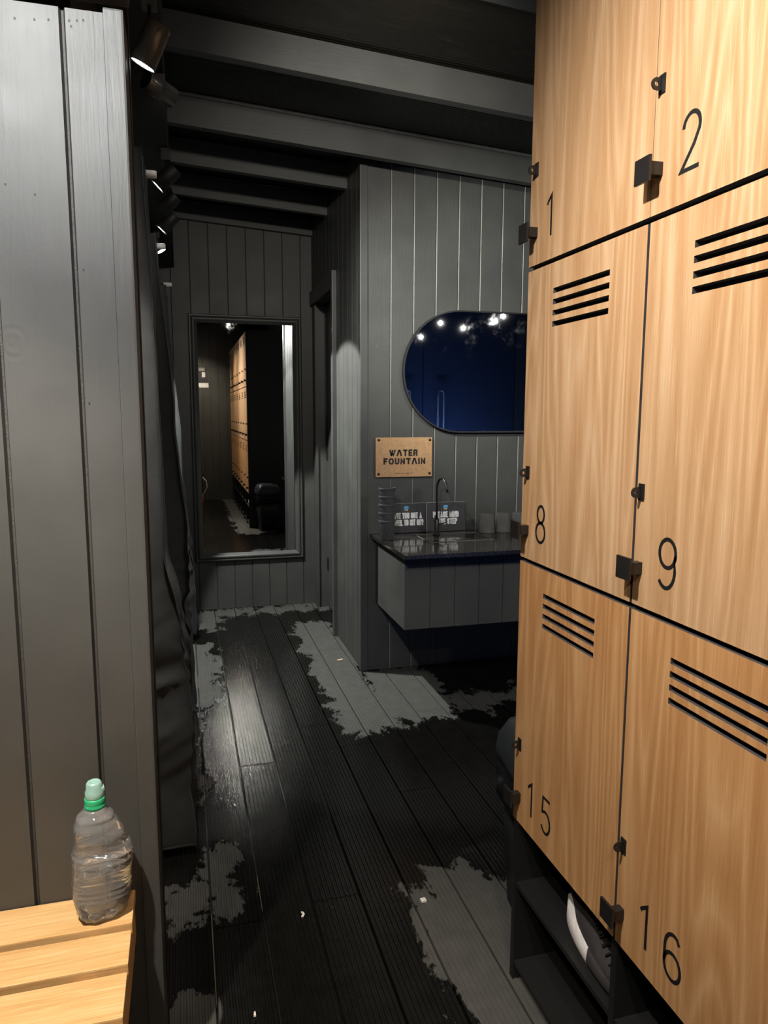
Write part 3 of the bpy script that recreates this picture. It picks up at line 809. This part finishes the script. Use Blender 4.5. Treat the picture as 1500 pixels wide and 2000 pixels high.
# ================================================================ curtains
def make_curtain(label, y0, y1, xl, Ah, z0, z1, folds, seed, knob):
    t = thing('shower_curtain', label, 'curtain', (xl, (y0+y1)/2, z0), 'black curtains along the left wall')
    def A(z):
        for (za, a), (zb, b) in zip(Ah[:-1], Ah[1:]):
            if za <= z <= zb:
                f = (z-za)/(zb-za); f = f*f*(3-2*f); return a+(b-a)*f
        return Ah[-1][1] if z > Ah[-1][0] else Ah[0][1]
    nu, nv = 120, 150; b = MB(); vs = []
    for j in range(nv+1):
        z = z0+(z1-z0)*j/nv; f = (z-z0)/(z1-z0)
        for i in range(nu+1):
            u = i/nu
            ph = 2*math.pi*folds*u + 0.5*math.sin(3*z+seed)*(1-f)
            a = A(z)
            cs = 0.5+0.5*math.cos(ph)
            wr = mnoise.noise(Vector((u*7+seed, z*6, seed)))*0.012*(1-f) + abs(mnoise.noise(Vector((u*3+seed, z*11+u*8, 2))))*0.034*math.exp(-((z-0.60)/0.26)**2)
            x = xl + a*(cs*0.92+0.08*mnoise.noise(Vector((u*5, z*1.5, seed)))) - wr*1.2
            yy = y0 + (y1-y0)*(u*0.92+0.04) + 0.018*math.sin(ph*1.0+1.3)*(1-0.5*f) + wr
            vs.append((x-xl, yy-(y0+y1)/2, z-z0))
    fs = [(j*(nu+1)+i, j*(nu+1)+i+1, (j+1)*(nu+1)+i+1, (j+1)*(nu+1)+i) for j in range(nv) for i in range(nu)]
    b.add(vs, fs, 0, True)
    o = b.build('curtain_cloth', M_curtain, t, fix=False)
    sm = o.modifiers.new('thickness', 'SOLIDIFY'); sm.thickness = 0.0015
    b = MB(); yr = knob[1]-(y0+y1)/2+0.03; zr = 2.30-z0; kx = knob[0]-xl
    b.lathe([(0.0, -0.026), (0.010, -0.026), (0.013, -0.022), (0.0135, 0.018), (0.011, 0.026), (0.0, 0.027)][1:-1], 20,
            (kx, yr-0.03, zr), Matrix.Rotation(math.radians(90), 4, 'Y'))
    o = b.build('rail_end', M_white, t); tag(o, 'white rail end')
    b = MB(); b.tube([(-0.18-xl, yr-0.03, zr), (kx-0.02, yr-0.03, zr)], 0.006, 10); b.build('rail', M_metal, t)
make_curtain('black vinyl curtain nearest the camera, its creased hem kicking out over the floor', 2.36, 2.68, -0.135,
             [(0.03, 0.150), (0.62, 0.145), (0.82, 0.118), (1.05, 0.072), (1.9, 0.062), (2.26, 0.050)], 0.03, 2.285, 3, 1.0, (-0.083, 2.70))
make_curtain('black vinyl curtain in the middle of the three along the left wall', 3.45, 3.78, -0.15,
             [(0.03, 0.175), (0.9, 0.17), (1.45, 0.125), (2.28, 0.065)], 0.03, 2.285, 3, 2.3, (-0.078, 3.81))
make_curtain('black vinyl curtain farthest from the camera, beside the tall mirror', 4.78, 5.25, -0.15,
             [(0.03, 0.215), (0.35, 0.212), (1.2, 0.152), (2.26, 0.085)], 0.03, 2.285, 4, 4.1, (-0.062, 4.90))

# ================================================================ tall mirror on the far wall
tm = thing('tall_mirror', 'tall rectangular mirror in a moulded charcoal frame on the far wall', 'mirror', (0.47, YM, 1.29))
to = Vector((-0.47, -YM, -1.29))
mx0, mx1, mz0, mz1 = 0.062, 0.882, 0.378, 2.212
prof = [(0.0, 0.0), (0.0, 0.018), (0.006, 0.024), (0.013, 0.024), (0.017, 0.019), (0.028, 0.030), (0.038, 0.031), (0.046, 0.024), (0.056, 0.010), (0.060, 0.006), (0.062, 0.0)]
mb = MB()
cor = [(mx0, mz0, 1, 1), (mx1, mz0, -1, 1), (mx1, mz1, -1, -1), (mx0, mz1, 1, -1)]
for i in range(4):
    a = cor[i]; b = cor[(i+1) % 4]; vs = []
    for (cx, cz, sx, sz) in (a, b):
        for (p, q) in prof: vs.append((cx+sx*p, YM-0.001-q, cz+sz*p))
    n = len(prof)
    mb.add(vs, [(k, k+1, n+k+1, n+k) for k in range(n-1)])
o = mb.build('mirror_frame', M_trim, tm); o.location = to
mb = MB(); mb.box(mx0+0.058, mx1-0.058, YM-0.006, YM-0.001, mz0+0.058, mz1-0.058)
o = mb.build('mirror_glass', M_mirror, tm); o.location = to

# ================================================================ oval mirror on the fountain wall
om = thing('oval_mirror', 'wide pill-shaped wall mirror with a thin black rim above the counter', 'mirror', (1.75, YF, 1.735))
def stadium(x0, x1, zc, r, n=24):
    p = []
    for cx, a0 in ((x0+r, 90), (x1-r, -90)):
        for k in range(n+1):
            a = math.radians(a0+180*k/n); p.append((cx+r*math.cos(a), zc+r*math.sin(a)))
    return p
so = stadium(-0.549, 0.549, 0, 0.345); si = stadium(-0.541, 0.541, 0, 0.337)
mb = MB(); n = len(so)
vs = [(x, -0.001, z) for x, z in so] + [(x, -0.032, z) for x, z in so] + [(x, -0.032, z) for x, z in si] + [(x, -0.024, z) for x, z in si]
fs = []
for k in range(n):
    k2 = (k+1) % n
    for r in range(3): fs.append((r*n+k, r*n+k2, (r+1)*n+k2, (r+1)*n+k))
mb.add(vs, fs); mb.build('mirror_rim', M_black, om)
mb = MB(); mb.prism(si, lambda u, v, w: (u, w, v), -0.001, -0.0245); mb.build('mirror_glass', M_omirror, om)

# ================================================================ counter with tap, cups and cards
CZ = 0.815
ct = thing('counter', 'floating black stone counter with a boarded apron on the fountain wall', 'counter', (1.6, YF, 0))
co = Vector((-1.6, -YF, 0))
mb = MB()
mb.box(1.018, 3.76, 3.295, YF-0.001, CZ-0.022, CZ, bev=0.003)
o = mb.build('worktop', M_stone, ct); o.location = co
apr = board_wall('apron', (1.05, 3.40), (3.75, 3.40), 0.41, CZ-0.0225, gr(0.135, 0.134, 2.4), (0, -1), thick=0.57, gw=0.005, gd=0.003)
if 'kind' in apr: del apr['kind']
apr.parent = ct; apr.location = co
# drip tray let into the worktop
mb = MB()
tx0, tx1, ty0, ty1 = 1.25, 1.62, 3.60, 3.86
for (a, b, c, d) in ((tx0, tx1, ty0, ty0+0.006), (tx0, tx1, ty1-0.006, ty1), (tx0, tx0+0.006, ty0+0.006, ty1-0.006), (tx1-0.006, tx1, ty0+0.006, ty1-0.006)):
    mb.box(a, b, c, d, CZ+0.0002, CZ+0.003)
o = mb.build('drip_tray_rim', M_cup2, ct); o.location = co
mb = MB(); cx, cy = 1.43, 3.70
for r in (0.012, 0.026, 0.040):
    pts = [(cx+r*math.cos(2*math.pi*k/28), cy+r*math.sin(2*math.pi*k/28), CZ+0.001) for k in range(29)]
    mb.tube(pts, 0.0016, 6)
for k in range(10):
    a = 2*math.pi*k/10; mb.tube([(cx+0.014*math.cos(a), cy+0.014*math.sin(a), CZ+0.001), (cx+0.045*math.cos(a), cy+0.045*math.sin(a), CZ+0.001)], 0.0013, 6)
o = mb.build('drain', M_cup2, ct); o.location = co

tp = thing('tap', 'slim black gooseneck drinking tap standing on the counter', 'tap', (1.372, 3.835, CZ))
mb = MB(); mb.lathe([(0.021, 0.0005), (0.021, 0.004), (0.0145, 0.006), (0.0145, 0.088), (0.012, 0.091)], 28); mb.build('tap_body', M_metal, tp)
mb = MB(); pts = [(0, 0, 0.088), (0, 0, 0.18), (0, 0, 0.265)]
R = 0.062
pts += [(0.012*(1-math.cos(math.radians(a)))/2, -R+R*math.cos(math.radians(a)), 0.265+R*math.sin(math.radians(a))) for a in range(10, 171, 10)]
pts += [(0.014, -2*R-0.004, 0.255)]
mb.tube(pts, [0.0062]*(len(pts)-1)+[0.0062], 14); o = mb.build('spout', M_metal, tp)
mb = MB(); mb.tube([(0.010, 0.0, 0.062), (0.045, -0.006, 0.068)], 0.0042, 10); mb.build('lever', M_metal, tp)

def cup_mesh(mb, inv=False):
    H, rt, rb = 0.108, 0.0465, 0.036
    n = 108; prof = []
    outer = [(rb-0.003, 0), (rb, 0.004), (rb+0.0035, 0.03), (rb+0.0065, 0.060), (rt-0.003, 0.096), (rt+0.0008, 0.0975), (rt+0.0010, H-0.002), (rt, H), (rt-0.003, H), (rt-0.004, 0.085), (rb-0.002, 0.008)]
    vs = []
    for i, (r, z) in enumerate(outer):
        for k in range(n):
            a = 2*math.pi*k/n; rr = r
            if 1 <= i <= 4: rr = r - (0.0028 if k % 3 == 0 else 0)
            vs.append((rr*math.cos(a), rr*math.sin(a), (H-z) if inv else z))
    fs = [(i*n+k, i*n+(k+1) % n, (i+1)*n+(k+1) % n, (i+1)*n+k) for i in range(len(outer)-1) for k in range(n)]
    mb.add(vs, fs); mb.add(vs, [tuple(range(n))[::-1], tuple((len(outer)-1)*n+k for k in range(n))])
mb = MB(); cup_mesh(mb); cup0 = mb.build('cup', M_cup); cup0.location = (1.058, 3.76, CZ+0.0005)
LBL = ['dark grey ribbed cup at the bottom of the stack on the counter', 'dark grey ribbed cup second from the bottom of the stack',
       'dark grey ribbed cup in the middle of the stack of five', 'dark grey ribbed cup second from the top of the stack', 'dark grey ribbed cup on top of the stack, its open mouth showing']
tag(cup0, LBL[0], 'cup', 'stacked ribbed cups on the counter')
for i in range(1, 5):
    c = cup0.copy(); COL.objects.link(c); c.location = (1.058+random.uniform(-.0012, .0012), 3.76, CZ+0.0005+0.0445*i); c['label'] = LBL[i]
mb = MB(); cup_mesh(mb, True); icup = mb.build('cup', M_cup2); icup.location = (1.688, 3.85, CZ+0.0005)
ILB = ['upside-down grey ribbed cup nearest the tap on the counter', 'upside-down grey ribbed cup in the middle of the three on the counter', 'upside-down grey ribbed cup half hidden behind the locker edge']
tag(icup, ILB[0], 'cup', 'upturned ribbed cups on the counter')
for i in (1, 2):
    c = icup.copy(); COL.objects.link(c); c.location = (1.688+0.102*i, 3.85+0.004*i, CZ+0.0005); c['label'] = ILB[i]

# ---- lettering drawn as broad strokes: (advance width, [polylines]) in a unit-high box
def cap_letters(w):
    ov = arc(w/2, 1-w/2, w/2, w/2, 180, 0, 8) + arc(w/2, w/2, w/2, w/2, 0, -180, 8)
    return {
     'A': (w*1.05, [[(0, 0), (w*0.525, 1), (w*1.05, 0)], [(w*0.2, 0.3), (w*0.85, 0.3)]]),
     'D': (w, [[(0, 0), (0, 1), (w*0.45, 1)] + arc(w*0.45, 0.72, w*0.55, 0.28, 90, 0, 5)[1:] + arc(w*0.45, 0.28, w*0.55, 0.28, 0, -90, 5) + [(0, 0)]]),
     'E': (w*0.85, [[(w*0.85, 1), (0, 1), (0, 0), (w*0.85, 0)], [(0, 0.5), (w*0.75, 0.5)]]),
     'G': (w, [[(w, 0.72)] + arc(w/2, 1-w/2, w/2, w/2, 0, 180, 8) + arc(w/2, w/2, w/2, w/2, 180, 360, 8) + [(w, 0.46), (w*0.55, 0.46)]]),
     'H': (w, [[(0, 0), (0, 1)], [(w, 0), (w, 1)], [(0, 0.5), (w, 0.5)]]),
     'I': (0.0, [[(0, 0), (0, 1)]]),
     'L': (w*0.8, [[(0, 1), (0, 0), (w*0.8, 0)]]),
     'M': (w*1.35, [[(0, 0), (0, 1), (w*0.675, 0.15), (w*1.35, 1), (w*1.35, 0)]]),
     'N': (w, [[(0, 0), (0, 1), (w, 0), (w, 1)]]),
     'O': (w, [ov + [ov[0]]]),
     'P': (w, [[(0, 0), (0, 1), (w*0.5, 1)] + arc(w*0.5, 0.74, w*0.5, 0.26, 90, -90, 8) + [(0, 0.48)]]),
     'S': (w, [arc(w/2, 0.75, w/2, 0.25, 10, 190, 9) + [(0.12*w, 0.6), (0.88*w, 0.40)] + arc(w/2, 0.25, w/2, 0.25, -10, -190, 9)[1:]]),
     'T': (w, [[(0, 1), (w, 1)], [(w/2, 1), (w/2, 0)]]),
     'U': (w, [[(0, 1), (0, w/2)] + arc(w/2, w/2, w/2, w/2, 180, 360, 8) + [(w, 1)]]),
     'V': (w*1.05, [[(0, 1), (w*0.525, 0), (w*1.05, 1)]]),
     'W': (w*1.5, [[(0, 1), (w*0.4, 0), (w*0.75, 0.85), (w*1.1, 0), (w*1.5, 1)]]),
     'Y': (w, [[(0, 1), (w/2, 0.48), (w, 1)], [(w/2, 0.48), (w/2, 0)]]),
     'B': (w, [[(0, 0), (0, 1), (w*0.5, 1), (w, 0.85), (w, 0.65), (w*0.5, 0.52), (w, 0.38), (w, 0.15), (w*0.5, 0), (0, 0)]]),
     'R': (w, [[(0, 0), (0, 1), (w*0.5, 1)] + arc(w*0.5, 0.74, w*0.5, 0.26, 90, -90, 6) + [(0, 0.48)], [(w*0.45, 0.48), (w, 0)]]),
     ',': (0.1, [[(0.08, 0.08), (0.0, -0.15)]]),
     '?': (w*0.9, [arc(w*0.45, 0.74, w*0.45, 0.26, 175, -45, 8) + [(w*0.45, 0.42), (w*0.45, 0.26)], [(w*0.45, 0.12), (w*0.45, 0.0)]]),
     ' ': (0.10, []),
    }
def stencil_letters():
    w = 0.62
    return {
     'W': (1.02, [[(0, 1), (0.26, 0)], [(0.34, 0.02), (0.52, 0.95)], [(0.60, 0.30), (0.72, 0.0), (1.02, 1)]]),
     'A': (0.82, [[(0, 0), (0.33, 1)], [(0.50, 1), (0.82, 0)]]),
     'T': (0.66, [[(0, 1), (0.66, 1)], [(0.36, 0.80), (0.36, 0)]]),
     'E': (0.50, [[(0.50, 1), (0, 1), (0, 0), (0.50, 0)], [(0.16, 0.5), (0.44, 0.5)]]),
     'R': (0.62, [[(0, 0), (0, 1)], [(0.26, 1), (0.46, 1), (0.60, 0.88), (0.60, 0.62), (0.42, 0.50), (0.58, 0.0)]]),
     'F': (0.50, [[(0, 0), (0, 1), (0.52, 1)], [(0.18, 0.5), (0.44, 0.5)]]),
     'O': (0.74, [arc(0.33, 0.5, 0.33, 0.5, 105, 255, 8), arc(0.43, 0.5, 0.33, 0.5, -75, 75, 8)]),
     'U': (0.62, [[(0, 1), (0, 0.30)] + arc(0.31, 0.30, 0.31, 0.30, 180, 360, 8) + [(0.62, 1)]]),
     'N': (0.62, [[(0, 0), (0, 1), (0.42, 0.30)], [(0.62, 1), (0.62, 0)]]),
     'I': (0.0, [[(0, 0), (0, 1)]]),
    }
def ribbon(mb, pts, sw, d):
    """flat broad stroke in the x-z plane, standing d in front of y=0"""
    pts = [Vector(p) for p in pts]; q = [pts[0]]
    for p in pts[1:]:
        if (p-q[-1]).length > 1e-6: q.append(p)
    pts = q; n = len(pts); closed = (pts[0]-pts[-1]).length < 1e-5; L = []; Rr = []
    for i in range(n):
        a = pts[i-1] if i > 0 else (pts[-2] if closed else None)
        c = pts[i+1] if i < n-1 else (pts[1] if closed else None)
        t1 = (pts[i]-a).normalized() if a is not None else None
        t2 = (c-pts[i]).normalized() if c is not None else None
        if t1 is None: t1 = t2
        if t2 is None: t2 = t1
        n1 = Vector((-t1.y, t1.x)); n2 = Vector((-t2.y, t2.x)); b = n1+n2
        b = b.normalized() if b.length > 0.2 else n1
        k = sw/2/max(0.55, b.dot(n1)); e = Vector((0, 0))
        if not closed and i == 0: e = -t1*sw*0.42
        if not closed and i == n-1: e = t1*sw*0.42
        L.append(pts[i]+b*k+e); Rr.append(pts[i]-b*k+e)
    vs = []
    for l, r in zip(L, Rr): vs += [(l.x, -d, l.y), (r.x, -d, r.y), (l.x, 0, l.y), (r.x, 0, r.y)]
    fs = []
    for i in range(n-1):
        a = 4*i; b = a+4
        fs += [(a, b, b+1, a+1), (a, a+2, b+2, b), (a+1, b+1, b+3, a+3)]
    fs += [(0, 1, 3, 2), (4*(n-1), 4*(n-1)+2, 4*(n-1)+3, 4*(n-1)+1)]
    mb.add(vs, fs)
def lettering(name, txt, h, mat, parent, loc, letters, sw, gap, width=None):
    """txt centred on loc; h = cap height of the stroke centres"""
    tot = sum(letters[c][0] for c in txt)*h + gap*(len(txt)-1)
    sx = 1.0 if width is None else width/tot
    mb = MB(); x = -tot/2
    for c in txt:
        for pl in letters[c][1]:
            ribbon(mb, [((x + p[0]*h)*sx, (p[1]-0.5)*h) for p in pl], sw, 0.0005)
        x += letters[c][0]*h + gap
    o = mb.build(name, mat, parent); o.location = loc; return o

# ---- WATER FOUNTAIN sign
sg = thing('sign', 'tan board sign reading WATER FOUNTAIN screwed to the dark wall', 'sign', (1.214, YF-0.012, 1.252))
mb = MB(); mb.box(-0.168, 0.168, -0.006, 0.006, -0.1125, 0.1125, bev=0.001); mb.build('board', M_sign, sg)
ST = stencil_letters(); CP = cap_letters(0.42); CS = cap_letters(0.55)
lettering('lettering', 'WATER', 0.028, M_ink, sg, (-0.004, -0.0060, 0.025), ST, 0.0098, 0.0150, 0.160)
lettering('lettering', 'FOUNTAIN', 0.028, M_ink, sg, (0.002, -0.0060, -0.023), ST, 0.0098, 0.0150, 0.240)
lettering('lettering', 'TAP DAVYL, BROWNS', 0.0045, M_ink, sg, (-0.004, -0.0060, -0.092), CS, 0.0013, 0.0028, 0.108)
for sx in (-0.151, 0.153):
    for sz in (-0.094, 0.098):
        mb = MB(); mb.lathe([(0.0075, 0), (0.0075, 0.003), (0.004, 0.0055)], 14, (sx, -0.006, sz), Matrix.Rotation(math.radians(90), 4, 'X'))
        mb.build('screw', M_metal, sg)

# ---- two message cards
def card(label, x0, x1, l1, l2, s1, s2, dz):
    w_ = x1-x0
    t = thing('message_card', label, 'card', ((x0+x1)/2, YF-0.034, CZ+0.002), 'message cards leaning behind the tap')
    t.rotation_euler = (math.radians(-7), 0, 0)
    mb = MB(); mb.box(-w_/2, w_/2, -0.002, 0.002, 0, 0.17, bev=0.0006); mb.build('card_board', M_card, t)
    mb = MB()
    for a, b, c, d in ((-w_/2, w_/2, 0.1692, 0.171), (-w_/2-0.0012, -w_/2+0.0016, 0.0, 0.171)): mb.box(a, b, -0.0026, 0.002, c, d)
    mb.build('card_edge', M_cardedge, t)
    lettering('lettering', l1, 0.028, M_print, t, (0.0, -0.0020, 0.098), CP, 0.0078, 0.0110, s1)
    lettering('lettering', l2, 0.028, M_print, t, (dz, -0.0020, 0.058), CP, 0.0078, 0.0110, s2)
    mb = MB()
    mb.prism([(-0.013, 0.126), (-0.008, 0.126), (-0.004, 0.136), (0.005, 0.140), (0.0135, 0.138), (0.0135, 0.149), (0.010, 0.153), (-0.010, 0.153), (-0.0135, 0.149)], lambda u, v, w: (u, w, v), -0.002, -0.0028)
    o = mb.build('logo', M_blue, t); tag(o, 'small blue logo')
    mb = MB(); mb.lathe([(0.0062, 0), (0.0062, 0.001)], 18, (0.003, -0.002, 0.131), Matrix.Rotation(math.radians(90), 4, 'X')); o = mb.build('logo_disc', M_tan, t); tag(o, 'tan disc in the logo')
card('dark card reading HAVE YOU GOT A TOWEL TO SIT ON, behind the cup stack', 1.115, 1.343, 'HAVE YOU GOT A', 'TOWEL TO SIT ON?', 0.178, 0.190, 0.003)
card('dark card reading PLEASE MIND THE STEP, behind the tap', 1.350, 1.590, 'PLEASE MIND', 'THE STEP', 0.152, 0.112, 0.010)

# ================================================================ poster seen in the tall mirror
ps = thing('poster', 'small black notice with white text lines on the wall behind the camera', 'poster', (0.34, -1.699, 2.15))
mb = MB(); mb.box(-0.09, 0.09, 0.0, 0.003, -0.13, 0.13); mb.build('sheet', M_card, ps)
mb = MB()
for z, a in ((0.10, 0.055), (0.08, 0.045), (0.06, 0.05)): mb.box(-a, a, 0.003, 0.004, z-0.004, z+0.004)
mb.box(0.0, 0.055, 0.003, 0.004, -0.05, 0.03); mb.box(-0.075, -0.065, 0.003, 0.004, -0.015, -0.005)
mb.build('print', M_print, ps)
lb = thing('label', 'white label stuck below the black notice on the wall behind the camera', 'label', (0.36, -1.699, 1.97))
mb = MB(); mb.box(-0.085, 0.085, 0.0, 0.003, -0.03, 0.03); mb.box(-0.07, 0.085, 0.0, 0.003, -0.045, -0.03); mb.build('paper', M_print, lb)
# canister with hose on the floor behind the camera, seen in the tall mirror
ca = thing('canister', 'dark canister with red top, orange foot and pale hose, seen in the tall mirror', 'canister', (0.20, -1.45, 0))
mb = MB(); mb.box(-0.10, 0.10, -0.09, 0.09, 0.0, 0.11, bev=0.012); o = mb.build('foot', M_orange, ca); tag(o, 'orange foot')
mb = MB(); mb.lathe([(0.085, 0.11), (0.095, 0.14), (0.09, 0.55), (0.06, 0.60)], 28); mb.build('body', M_bin, ca)
mb = MB(); mb.lathe([(0.05, 0.60), (0.065, 0.605), (0.065, 0.635), (0.03, 0.645)], 24); o = mb.build('cap', M_red, ca); tag(o, 'red cap')
mb = MB(); mb.tube([(0.095, 0.03, 0.42), (0.15, 0.05, 0.36), (0.165, 0.06, 0.26), (0.12, 0.05, 0.17), (0.08, 0.04, 0.11)], 0.008, 10); o = mb.build('hose', M_white, ca); tag(o, 'pale hose')

# ================================================================ blue-lit glass doors behind, seen in the oval mirror
M_glassblue = plain('dark_blue_glass', (0.05, 0.07, 0.12), 0.35)
for i, (gx0, gx1) in enumerate(((1.40, 2.63), (2.64, 3.76))):
    g = thing('glass_door', ('dark blue glass door leaf behind the lockers, hinged side toward the lockers', 'dark blue glass door leaf behind the lockers, against the right wall')[i], 'door', ((gx0+gx1)/2, 0.005, 0), 'blue glass doors seen in the oval mirror')
    ww = (gx1-gx0)/2
    mb = MB(); mb.box(-ww, ww, 0.0, 0.012, 0.02, 2.72); mb.build('glass', M_glassblue, g)
    hx = 2.84-(gx0+gx1)/2 if i == 1 else 2.44-(gx0+gx1)/2
    mb = MB(); mb.tube([(hx-0.035, 0.05, 1.1), (hx-0.035, 0.05, 1.70), (hx-0.030, 0.05, 1.745), (hx, 0.05, 1.76), (hx+0.030, 0.05, 1.745), (hx+0.035, 0.05, 1.70), (hx+0.035, 0.05, 1.1)], 0.007, 10)
    mb.tube([(hx-0.035, 0.012, 1.2), (hx-0.035, 0.05, 1.2)], 0.006, 8)
    mb.build('handle', M_cardedge, g)
st = thing('added_blue_strip', 'blue light strip added low in front of the dark glass doors to make their glow', 'light', (2.4, 0.45, 0.0))  # added source, shades the glass blue from below; its lip limits spill
mb = MB(); mb.box(-0.9, 0.9, -0.03, 0.03, 0.0, 0.03); mb.box(-0.9, 0.9, 0.03, 0.04, 0.0, 0.09); mb.build('housing', M_metal, st)
mb = MB(); mb.box(-0.88, 0.88, -0.02, 0.02, 0.03, 0.04); mb.build('diffuser', M_bluelit, st)
ld = D.lights.new('added_blue_light', 'AREA'); ld.shape = 'RECTANGLE'; ld.size = 1.7; ld.size_y = 0.05; ld.energy = 15; ld.color = (0.30, 0.48, 1.0); ld.spread = math.radians(100)
lo_ = D.objects.new('added_blue_light', ld); link(lo_, st); lo_.location = (0, 0, 0.05); lo_.rotation_euler = (math.radians(-142), 0, 0)

# ================================================================ litter on the floor
def litter(name, label, cat, x, y, poly, h, mat, rz=0.0):
    mb = MB(); mb.prism(poly, lambda u, v, w: (u, v, w), 0.0003, h); o = mb.build(name, mat); o.location = (x, y, 0); o.rotation_euler = (0, 0, rz)
    tag(o, label, cat)
litter('paper_scrap', 'tiny square white scrap on the wet boards toward the lockers', 'litter', 0.671, 1.953, [(-0.008, -0.008), (0.008, -0.008), (0.008, 0.008), (-0.008, 0.008)], 0.006, M_crumb, 0.1)
litter('paper_scrap', 'tiny curled white scrap in the middle of the wet boards', 'litter', 0.298, 1.99, [(-0.004, -0.009), (0.003, -0.011), (0.008, -0.002), (0.004, 0.009), (-0.002, 0.010), (0.003, 0.0)], 0.004, M_crumb)
litter('paper_scrap', 'tiny white fleck near the bottom edge of the view', 'litter', 0.125, 1.658, [(-0.003, -0.007), (0.003, -0.007), (0.003, 0.007), (-0.001, 0.006)], 0.004, M_crumb)
litter('dry_leaf', 'small pale dry leaf on the dry boards near the fountain corner', 'leaf', 0.882, 4.189, [(-0.022, -0.004), (-0.010, -0.014), (0.012, -0.012), (0.024, 0.002), (0.008, 0.010), (-0.002, 0.006), (-0.014, 0.010)], 0.004, M_leaf, 0.3)

# ================================================================ lamps
def aim_matrix(axis):
    return Vector(axis).normalized().to_track_quat('-Z', 'Y').to_matrix().to_4x4()
def spot_fixture(pos, axis, power, cone, blend, color, label, group, top, r=0.031, L=0.10, lens=None):
    t = thing('spotlight', label, 'spotlight', pos, group)
    M_lamp = globals()['M_lamp'] if pos[1] < 3 else M_black  # near bodies paler, far ones black: light and shade put into the colour
    M = aim_matrix(axis)
    b = MB(); b.lathe([(r*0.93, L/2), (r, L/2-0.003), (r, -L/2), (r*0.94, -L/2), (r*0.94, -L/2+0.004)], 32, (0, 0, 0), M, cap=False)
    b.lathe([(r*0.93, L/2-0.0005), (r*0.93, L/2)], 32, (0, 0, 0), M)
    b.build('lamp_body', M_lamp, t)
    b = MB(); b.lathe([(r*0.93, -L/2+0.003), (r*0.93, -L/2+0.0045)], 28, (0, 0, 0), M); b.build('lens', lens or M_lens, t)
    b = MB(); hh = top-pos[2]
    b.tube([(0.0, 0.0, 0.028), (0, 0, hh-0.04)], 0.0045, 10); b.build('stem', M_metal, t)
    b = MB(); b.box(-0.018, 0.018, -0.03, 0.03, hh-0.045, hh, bev=0.002); b.build('mount', M_lamp, t)
    ld = D.lights.new('spotlight_beam', 'SPOT'); ld.energy = power; ld.color = color; ld.spot_size = math.radians(cone); ld.spot_blend = blend
    ld.shadow_soft_size = r*0.8
    lo = D.objects.new('spotlight_beam', ld); link(lo, t)
    q = M.copy(); q.translation = M @ Vector((0, 0, -L/2-0.004)); lo.matrix_local = q
    return t
TL = ['bright black cylinder spotlight nearest the camera, tilted left below the ceiling duct', 'dark cylinder spotlight behind the nearest one, turned toward the fountain',
      'third spotlight along the left duct, its lens a thin bright slit above the curtains', 'fourth spotlight along the left duct, only the rim of its lens showing', 'fifth spotlight along the left duct, its brighter slit just above the second white rail end', 'farthest spotlight on the left duct, pointing straight down beside the tall mirror']
for i, (p, ax, pw, cn, bl) in enumerate(TRACK_LAMPS):
    spot_fixture(p, ax, pw, cn, bl, COOL if i in (1, 5) else NEUT, TL[i], 'spotlights along the left duct', 2.529)
for i, (nm, p, aim, pw, cn, bl, cl) in enumerate(LAMPS):
    lab = ['black spotlight washing the top of the left partition wall', 'black spotlight over the wooden bench', 'black spotlight over the lockers nearest the view',
           'black spotlight over the lockers toward the corridor', 'black spotlight behind the camera over the locker aisle',
           'unseen black spotlight added behind the camera to brighten the back wall',
           'black spotlight turned level along the corridor toward the ceiling beams'][i]
    top = 3.005 + SL*p[0] - 0.004
    spot_fixture(p, Vector(aim)-Vector(p), pw, cn, bl, cl, lab, 'spotlights over the locker aisle', top, r=0.05 if nm == 'beams' else 0.031)
AL = ['leftmost small spotlight reflected in the oval mirror', 'second small spotlight from the left reflected in the oval mirror', 'middle small spotlight reflected in the oval mirror',
      'fourth small spotlight from the left reflected in the oval mirror', 'rightmost small spotlight reflected in the oval mirror']
for i, p in enumerate(ALCOVE_LAMPS):
    spot_fixture(p, (-0.35, 0.72, -0.5), 9, 60, 0.6, NEUT, AL[i], 'small spotlights reflected in the oval mirror', 3.005+SL*p[0]-0.004, r=0.02, L=0.06, lens=M_lens_small)
